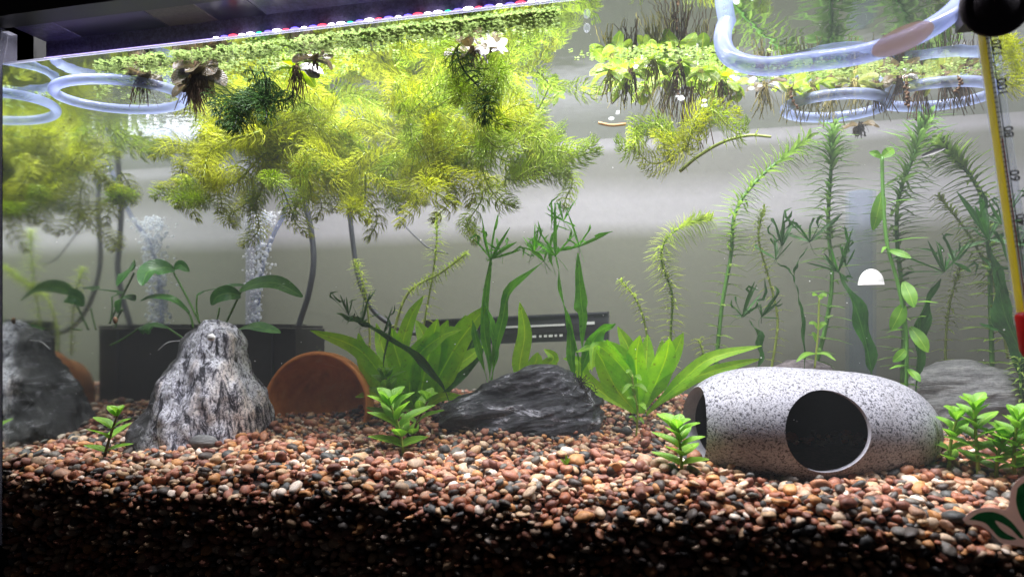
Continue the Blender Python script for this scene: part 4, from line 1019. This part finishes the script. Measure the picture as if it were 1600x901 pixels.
def horn(kind, p0, p1, idx, label, group):
    global horn_count
    ms = hv(kind)[idx % 4]; L0 = [.11, .09, .13, .075][idx % 4]
    p0, p1 = Vector(p0), Vector(p1); d = p1 - p0; s = d.length / L0
    r = empty('hornwort', p0, label, 'plant', group)
    q = d.to_track_quat('X', 'Z'); r.rotation_mode = 'QUATERNION'
    from mathutils import Quaternion
    r.rotation_quaternion = q @ Quaternion((1, 0, 0), (idx * 1.7) % 6.28); r.scale = (s, max(.8, min(s, 1.2)), max(.8, min(s, 1.2)))
    for me, nm in zip(ms, ('stem', 'needles')):
        o = bpy.data.objects.new(nm, me); sc.collection.objects.link(o); o.parent = r
        if nm == 'needles': o['kind'] = 'stuff'
    horn_count += 1
    return r
rs_ = random.Random(5)
gl = 'yellow green hornwort strand in the big floating mass under the hood'
def clampz(p): p.z = min(p.z, WZ - .006); p.x = max(p.x, XL + .012); return p
# lower fringe strands, hanging
fr = [((300, 270), (255, 320)), ((330, 260), (300, 345)), ((380, 270), (372, 360)), ((430, 260), (450, 330)), ((470, 250), (490, 340)), ((560, 240), (575, 372)), ((600, 240), (620, 330)), ((640, 240), (660, 325)),
      ((690, 240), (730, 320)), ((740, 230), (800, 318)), ((520, 260), (510, 330)), ((780, 220), (840, 280)), ((420, 240), (395, 330)), ((650, 220), (700, 330)), ((345, 220), (330, 330)), ((740, 300), (735, 385)), ((560, 280), (568, 350)), ((285, 250), (262, 300)), ((310, 280), (290, 335)), ((700, 260), (688, 338)), ((400, 300), (385, 385)), ((835, 190), (875, 215)), ((480, 280), (470, 365)), ((615, 270), (640, 345))]
for i, (a, c_) in enumerate(fr):
    y = rs_.uniform(.49, .60); horn('y' if i % 3 else 'g', clampz(P(*a, y)), clampz(P(*c_, y - rs_.uniform(-.01, .02))), i, 'hornwort strand hanging down from the underside of the big floating mass', 'hornwort strands hanging from the big mass')
# body of the mass
for i in range(92):
    px = rs_.uniform(345, 800); lo = 105 if px > 600 else 150
    py = rs_.uniform(lo, 265); y = rs_.uniform(.485, .61)
    a = rs_.uniform(-.9, .9) + (0 if rs_.random() < .5 else math.pi); L = rs_.uniform(75, 135)
    p0 = clampz(P(px, py, y)); p1 = clampz(P(px + L * math.cos(a), min(315, py + 40 * rs_.uniform(-.5, 1.2) + L * .5 * math.sin(abs(a))), y + rs_.uniform(-.03, .03)))
    kind = 'g' if (px > 640 and rs_.random() < .6) or rs_.random() < .25 else 'y'
    horn(kind, p0, p1, i + 1, gl, 'hornwort strands of the big floating mass')
# strands with their own look, the dark ones with shade in their colour
for i, (a, c_) in enumerate([((418, 112), (352, 198)), ((405, 120), (362, 205)), ((425, 128), (372, 206)), ((398, 110), (345, 180)), ((412, 116), (358, 200))]):
    horn('d', P(*a, .432 + .003 * i), P(*c_, .428 + .003 * i), (1, 3, 0, 1, 3)[i], 'dark hornwort strand of the dense bundle nearest the glass', 'dark hornwort strands in a dense bundle')
horn('d', P(445, 135, .435), P(408, 190, .43), 3, 'short dark hornwort tip beside the dense dark one', None)
for i, (a, c_) in enumerate([((735, 80), (760, 200)), ((745, 90), (800, 190)), ((730, 80), (700, 165))]):
    horn('g' if i else 'd', P(*a, .452), P(*c_, .446), i, 'green hornwort strand hanging below the brown and silver floater', 'hornwort strands below the silver floater')
horn('g', P(790, 258, .53), P(932, 248, .53), 0, 'light hornwort strand sticking out sideways, pointing at the open water', None)
horn('g', P(800, 268, .53), P(925, 210, .54), 1, 'hornwort strand reaching up beside the strand pointing at open water', None)
horn('g', P(825, 160, .56), P(930, 128, .56), 3, 'faint hornwort strand near the small pair of floating leaves', None)
horn('g', P(880, 250, .60), P(890, 320, .60), 3, 'short hornwort tip hanging above the plantlet fern', None)
for i, (a, c_, k) in enumerate([((1060, 220), (1150, 165), 'y'), ((1050, 215), (965, 210), 'g'), ((1075, 235), (990, 245), 'y'), ((1040, 180), (975, 225), 'g'), ((1080, 190), (1040, 250), 'y'), ((1090, 200), (1165, 180), 'g')]):
    horn(k, P(*a, .50), P(*c_, .495), i, 'olive hornwort strand tangled in the roots of the floating clump', 'hornwort strands under the floating clump')
for i, (a, c_) in enumerate([((1540, 90), (1600, 60)), ((1560, 120), (1605, 100))]):
    horn('y', P(*a, .50), P(*c_, .50), i, 'pale hornwort strand behind the thermometer at the surface', 'hornwort strands behind the thermometer')
print('hornwort', horn_count)
random.seed(21)

# ------------------------------------------------------------------ floaters
def duckweed(name, label, n, fx):
    b = MB()
    for i in range(n):
        px, py = fx(); y = yS(px, py); p = P(px, py, y)
        if p.x < XL + .003 or y < YF + .001 or y > YB: continue
        for k in range(random.choice((1, 2, 3))):
            th = random.uniform(0, 6.28); r = random.uniform(.0006, .0014)
            c = Vector((p.x + math.cos(th) * r * 1.2, p.y + math.sin(th) * r * 1.2, WZ - .0008))
            b.disc(c, r, (random.uniform(-.35, .35), random.uniform(-.35, .35), -1), 9, .0005)
        if random.random() < .35: b.tube([p - Vector((0, 0, .001)), p + Vector((random.uniform(-.001, .001), 0, -random.uniform(.003, .009)))], .0001, 3, cap=False)
    return tag(b.build(name, M['duck']), label, 'duckweed', kind='stuff')
def f1():
    px = random.uniform(150, 870); edge = 100 - .114 * px + 12
    return px, edge + abs(random.gauss(0, 1)) * (26 if px < 560 else 14) + max(0, (px - 330) * .0)
duckweed('duckweed', 'sheet of tiny pale green duckweed leaves along the surface', 2600, f1)
duckweed('duckweed', 'duckweed gathered round the floating clump of yellow leaves', 300, lambda: (random.gauss(1060, 60), 72 + abs(random.gauss(0, 14)) + abs(random.gauss(0, 1)) * 6))
duckweed('duckweed', 'duckweed gathered under the wide loop of tubing', 350, lambda: (random.uniform(1150, 1560), random.gauss(112, 10)))

def floater(label, px, py, nleaf, lpx, wpx, mat='frog', rootlen=60, rn=26, rmat='root', silver=0, group=None, tilt=.5):
    y = min(yS(px, py), .665); p = P(px, py, y); p.z = min(p.z, WZ - .001); mpp = pxcm(y, px)
    root = empty('floating_plant', p, label, 'plant', group)
    for k in range(nleaf):
        th = 2 * math.pi * k / nleaf + random.uniform(-.4, .4); o_ = Vector((math.cos(th), math.sin(th) * .75, random.uniform(-1.0, .05) * tilt)).normalized()
        l = lpx * mpp * random.uniform(.7, 1.15); s = p + Vector((0, 0, -.002 - .004 * random.random())) + o_ * l * .18
        e = s + o_ * l; mid = (s + e) / 2 + Vector((0, 0, .002))
        for q in (s, mid, e): q.z = min(q.z, WZ - .0012); q.y = max(q.y, YF + .002)
        mm = M['silver'] if k < silver else M[mat]
        blade_obj(root, mm, [s, mid, e], wpx * mpp * random.uniform(.8, 1.15), n=10, nrm=(random.uniform(-.4, .4), -.55, .6), fold=.06, nw=6, prof=lambda t: max(.03, math.sin(math.pi * min(1, t * .96 + .03)) ** .5))
        b = MB(); b.tube([p - Vector((0, 0, .003)), s], .0004, 4); b.build('petiole', M['root'] if mat == 'frog_d' else M['stem_y'], root)
    b = MB()
    for i in range(rn):
        l = rootlen * mpp * random.uniform(.4, 1.1); e = p + Vector((random.gauss(0, .22) * l, random.gauss(0, .15) * l, -l))
        b.tube(smoothpath([p + rv(.002) - Vector((0, 0, .003)), (p + e) / 2 + rv(l * .10), e + rv(l * .05)], 7), .00025 * random.uniform(.6, 1.8), 3, cap=False)
    b.build('roots', M[rmat], root); return root
floater('small dark floating plant over the ring of tubing', 222, 106, 8, 27, 24, 'frog_d', 55, 40, tilt=.9)
floater('large brown floating plant with a thick bunch of dark roots', 308, 92, 13, 42, 34, 'frog_d', 66, 140, tilt=1.0)
floater('brown leaf cluster hanging under the large brown floater', 300, 112, 10, 34, 30, 'frog_d', 60, 70, tilt=1.8)
floater('floating plant with yellow lit leaves and pale roots at the duckweed', 462, 92, 9, 34, 22, 'frog', 60, 50, 'root', 2)
floater('dark lobed floating leaves beside the yellow lit floater', 492, 82, 8, 28, 24, 'frog_d', 30, 16)
floater('brown and silver floating plant under the row of lamps', 738, 66, 10, 34, 24, 'frog_d', 40, 26, 'root', 4)
floater('silvery floating leaves beside the brown and silver floater', 765, 72, 5, 26, 18, 'frog_d', 20, 10, 'root', 3)
ORD = ['first', 'second', 'third', 'fourth', 'fifth', 'sixth', 'seventh', 'eighth', 'ninth', 'tenth']
gfl = ['yellow green floating plant at the open water end of the clump', 'yellow green floating plant with a silver leaf, second in the clump', 'floating plant in the clump, standing highest among the duckweed', 'floating plant in the clump with the longest brown roots and a silver leaf',
       'floating plant in the clump, second from the wide tubing loop', 'floating plant of the clump touching the wide tubing loop', 'low hanging floating plant in the middle of the clump, over the hornwort', 'low hanging floating plant of the clump with pale roots, towards the tubing loop']
for i, (px, py, n, l, w_) in enumerate([(955, 98, 7, 36, 26), (985, 100, 7, 38, 28), (1020, 84, 7, 36, 24), (1060, 88, 8, 36, 26), (1095, 98, 8, 38, 26), (1125, 112, 7, 34, 24), (1040, 108, 7, 34, 26), (1080, 120, 7, 34, 24)]):
    floater(gfl[i], px, py, n + 2, l * .80, w_ * .80, 'frog', 110 if i in (3, 6, 7) else 60, 34, 'root' if i % 2 else 'root_p', 1 if i in (1, 3) else 0, 'floating plants of the clump by the tubing loop', .8)
for i, (px, py, lab) in enumerate([(975, 118, 'small leaved floater low in the clump beside the orange stem end'), (1010, 124, 'small leaved floater low in the clump above the olive hornwort'), (1110, 132, 'small leaved floater low in the clump under the tubing loop end'), (1145, 120, 'small leaved floater between the clump and the row under the tubing')]):
    floater(lab, px, py, 9, 26, 20, 'frog', 50, 20, 'root_p', 0, 'floating plants of the clump by the tubing loop', 1.1)
gfr = 'small floating plant under the tubing loop, %s of the row from the clump'
for i, (px, py) in enumerate([(1195, 122), (1235, 128), (1268, 122), (1300, 132), (1335, 118), (1370, 122), (1405, 112), (1440, 125), (1475, 112), (1505, 118)]):
    floater(gfr % ORD[i], px, py, 6, 30, 20, ('frog' if i < 4 else 'frog_o') if i % 3 else 'frog_d', 58, 40, 'root_p' if i < 5 else 'root', 1 if i in (0, 6) else 0, 'floating plants in the row under the tubing loop')
floater('pair of small floating leaves beside the hornwort mass', 862, 146, 4, 22, 16, 'frog', 20, 6, 'root_p')
floater('shaggy dark rooted floater hanging below the tubing rings', 1345, 188, 5, 26, 16, 'frog_d', 26, 60, 'root_k')
# hanging knotted roots
b = MB()
for k, (px, y0, y1) in enumerate([(1412, 120, 165), (1417, 120, 160), (1496, 118, 145), (1240, 130, 170), (1058, 110, 155)]):
    pts = smoothpath([P(px, y0, .5), P(px + random.uniform(-6, 6), (y0 + y1) / 2, .5), P(px + random.uniform(-4, 8), y1, .5)], 14); b.tube(pts, .0004, 4)
    for q in pts[3:]: b.ball(q + rv(.001), random.uniform(.0006, .0012), 6, 4)
tag(b.build('knotted_roots', M['root']), 'knotted dark roots trailing below the row of floaters', 'roots', kind='stuff')

# ------------------------------------------------------------------ thermometer with its suction cup
def thermometer():
    y = .4165; A = P(1540, 40, y); B = P(1606, 508, y); d = (B - A).normalized(); L = (B - A).length; sx = d.cross(Vector((0, 1, 0))).normalized()
    if sx.x < 0: sx = -sx
    root = empty('thermometer', A, 'glass thermometer with yellow backing and red end on the front glass', 'thermometer')
    r = .0048; F_ = Vector((0, -1, 0))
    b = MB(); b.tube([A + d * L * t for t in np.linspace(0, 1, 12)], r, 24); b.build('glass_tube', M['tubeglass'], root)
    def strip(name, x0, x1, yo, mat, t0=0, t1=1, parent=root):
        b = MB(); c = A + d * L * (t0 + t1) / 2 + sx * (x0 + x1) / 2 + F_ * yo; b.obox(c, sx * (x1 - x0) / 2, F_ * .0002, d * L * (t1 - t0) / 2); return b.build(name, mat, parent, smooth=False)
    strip('yellow_backing', -.0042, -.0006, -.0004, M['yellow'], .0, .955); strip('white_backing', -.0005, .0009, -.0004, M['white'], 0, .955)
    strip('red_column', -.0001, .0004, .0006, M['red'], .38, .955); strip('capillary', .0019, .0023, -.0012, M['hose'], .0, .955)
    for k in range(44):
        t = .045 + k * .0165
        if t > .74: break
        w_ = .0016 if k % 5 else .0026; strip('tick', -.0012, -.0012 + w_, .0010, M['ink'], t, t + .0022)
    for t, s in ((.085, '120'), (.215, '100'), (.365, '80'), (.51, '60'), (.655, '40'), (.735, '°F')):
        cu = bpy.data.curves.new('number', 'FONT'); cu.body = s; cu.size = .0062; cu.offset = .00012; cu.extrude = .00008; cu.align_x = 'CENTER'; cu.align_y = 'CENTER'; cu.materials.append(M['ink'])
        tmp = bpy.data.objects.new('tmp', cu); sc.collection.objects.link(tmp); dg = bpy.context.evaluated_depsgraph_get()
        me = bpy.data.meshes.new_from_object(tmp.evaluated_get(dg)); bpy.data.objects.remove(tmp)
        o = bpy.data.objects.new('number', me); sc.collection.objects.link(o); o.parent = root
        X = -d; Y = -sx; Z = X.cross(Y)            # read sideways, climbing the tube
        if Z.y > 0: Y = -Y; Z = X.cross(Y)
        mt = Matrix((X, Y, Z)).transposed().to_4x4(); mt.translation = A + d * L * t + sx * .0030 + F_ * .0022 - root.location; o.matrix_local = mt
    b = MB(); b.tube([A + d * L * t for t in (.955, .96, .97, 1.08, 1.10)], [.003, .0047, .0052, .0052, .004], 24); b.build('red_end', M['red'], root)
    # suction cup
    c = P(1556, 6, .4095); rad = 51 * pxcm(.41, 1556)
    cup = empty('suction_cup', c, 'black rubber suction cup holding the thermometer to the glass', 'suction cup')
    b = MB(); b.lathe([(0, -.0005), (rad * .62, -.0008), (rad * .68, .0000), (rad * .74, -.0006), (rad * .97, -.0003), (rad, .0008), (rad * .96, .002), (rad * .55, .006), (rad * .3, .009), (0, .010)], c, (0, 1, 0), 64); b.build('cup', M['rubber'], cup)
    b = MB(); b.obox(P(1518, 28, .424), Vector((.006, 0, .0)), Vector((0, .006, 0)), Vector((0, 0, .0055))); b.build('clip', M['rubber'], cup, smooth=False)
thermometer()

m, nt, out = newmat('green_print'); t_ = nd(nt, 'ShaderNodeBsdfTransparent'); t_.inputs[0].default_value = (0.16, 0.52, 0.33, 1)
d_ = nd(nt, 'ShaderNodeBsdfDiffuse'); d_.inputs[0].default_value = (0.06, 0.25, 0.12, 1); x_ = nd(nt, 'ShaderNodeMixShader'); x_.inputs[0].default_value = 0.2
nt.links.new(t_.outputs[0], x_.inputs[1]); nt.links.new(d_.outputs[0], x_.inputs[2]); nt.links.new(x_.outputs[0], out.inputs[0]); M['stk_green'] = m
# ------------------------------------------------------------------ leaf sticker on the outside of the glass
def sticker():
    y = .4045
    def poly(name, pts, mat, yo, root, n=90, th=.00025):
        P3 = [P(a_, b_, y - yo) for a_, b_ in pts]; path = smoothpath(P3 + [P3[0]], n)[:-1]; b = MB(); m_ = len(path)
        bk = [q + Vector((0, th, 0)) for q in path]
        b.add(path + bk, [tuple(range(m_)), tuple(range(2 * m_ - 1, m_ - 1, -1))] + [(i, m_ + i, m_ + (i + 1) % m_, (i + 1) % m_) for i in range(m_)]); return b.build(name, mat, root, smooth=False)
    root = empty('leaf_sticker', P(1570, 800, y), 'round cornered sticker of green leaves on the outer glass', 'sticker')
    poly('backing', [(1504, 811), (1520, 797), (1545, 792), (1570, 795), (1577, 785), (1580, 765), (1592, 748), (1612, 738), (1640, 735), (1660, 760), (1668, 800), (1650, 850), (1620, 858), (1590, 852), (1565, 848), (1548, 832), (1530, 820), (1512, 819)], M['stk_border'], .0, root)
    flat = lambda nm, pts: poly(nm, pts, M['stk_green'], .0004, root, th=.0001)
    flat('leaf', [(1514, 811), (1530, 801), (1550, 799), (1568, 805), (1584, 818), (1600, 840), (1594, 840), (1580, 826), (1566, 817), (1555, 813), (1562, 824), (1573, 833), (1588, 841), (1577, 843), (1562, 839), (1550, 827), (1540, 817), (1528, 813)])
    flat('leaf', [(1590, 762), (1600, 754), (1625, 750), (1645, 775), (1640, 815), (1618, 830), (1598, 812), (1588, 785)])
sticker()

# ------------------------------------------------------------------ small things
c = P(1361, 445, .60); mp = pxcm(.6, 1361); b = MB(); n = 24; vs = []
for j in range(9):
    a = math.pi / 2 * j / 8
    for i in range(n):
        t = 2 * math.pi * i / n; vs.append(c + Vector((19 * mp * math.cos(a) * math.cos(t), .006 * math.cos(a) * math.sin(t), 25 * mp * math.sin(a))))
fs = [(j * n + i, j * n + (i + 1) % n, (j + 1) * n + (i + 1) % n, (j + 1) * n + i) for j in range(8) for i in range(n)] + [tuple(range(n))]
b.add(vs, fs); tag(b.build('white_cap', M['shell']), 'white half round cap in the water before the clear upright tube', 'cap')
b = MB(); b.ball(P(917, 44, .44), .0022, 12, 8, (1, .6, 1.4)); tag(b.build('air_bubble', M['tubeglass']), 'single clear bubble on the glass above open water', 'bubble')
b = MB(); b.ball(P(180, 500, .46), .0022, 10, 8, (.8, .8, 1.3)); tag(b.build('small_snail', M['root']), 'tiny dark snail on the glass beside the broad leaved plant', 'snail')
b = MB(); b.leaf(smoothpath([P(1440, 245, .55), P(1458, 238, .55), P(1477, 232, .55)], 8), .0036, (0, -1, .3)); tag(b.build('leaf_scrap', M['black']), 'black scrap of dead leaf caught in the thick green waterweed', 'leaf')
b = MB(); b.tube(smoothpath([P(935, 192, .50), P(955, 196, .50), P(978, 194, .50)], 8), .0011, 8); tag(b.build('stem_scrap', M['wood']), 'orange brown stem end poking out of the floating clump', 'stem')
b = MB()
for px, py in ((1180, 132), (1183, 120), (960, 182), (1060, 155), (1095, 162), (1150, 118)):
    p = P(px, py, .49)
    for q_ in range(3): b.ball(p + rv(.003), random.uniform(.0008, .0020), 12, 8, (1.4, .7, .7))
tag(b.build('air_pockets', M['bubble']), 'shiny air pockets caught under the floating clump', 'bubbles', kind='stuff')
print('tris', sum(len(o.data.loop_triangles) or len(o.data.polygons) for o in sc.objects if o.type == 'MESH'))
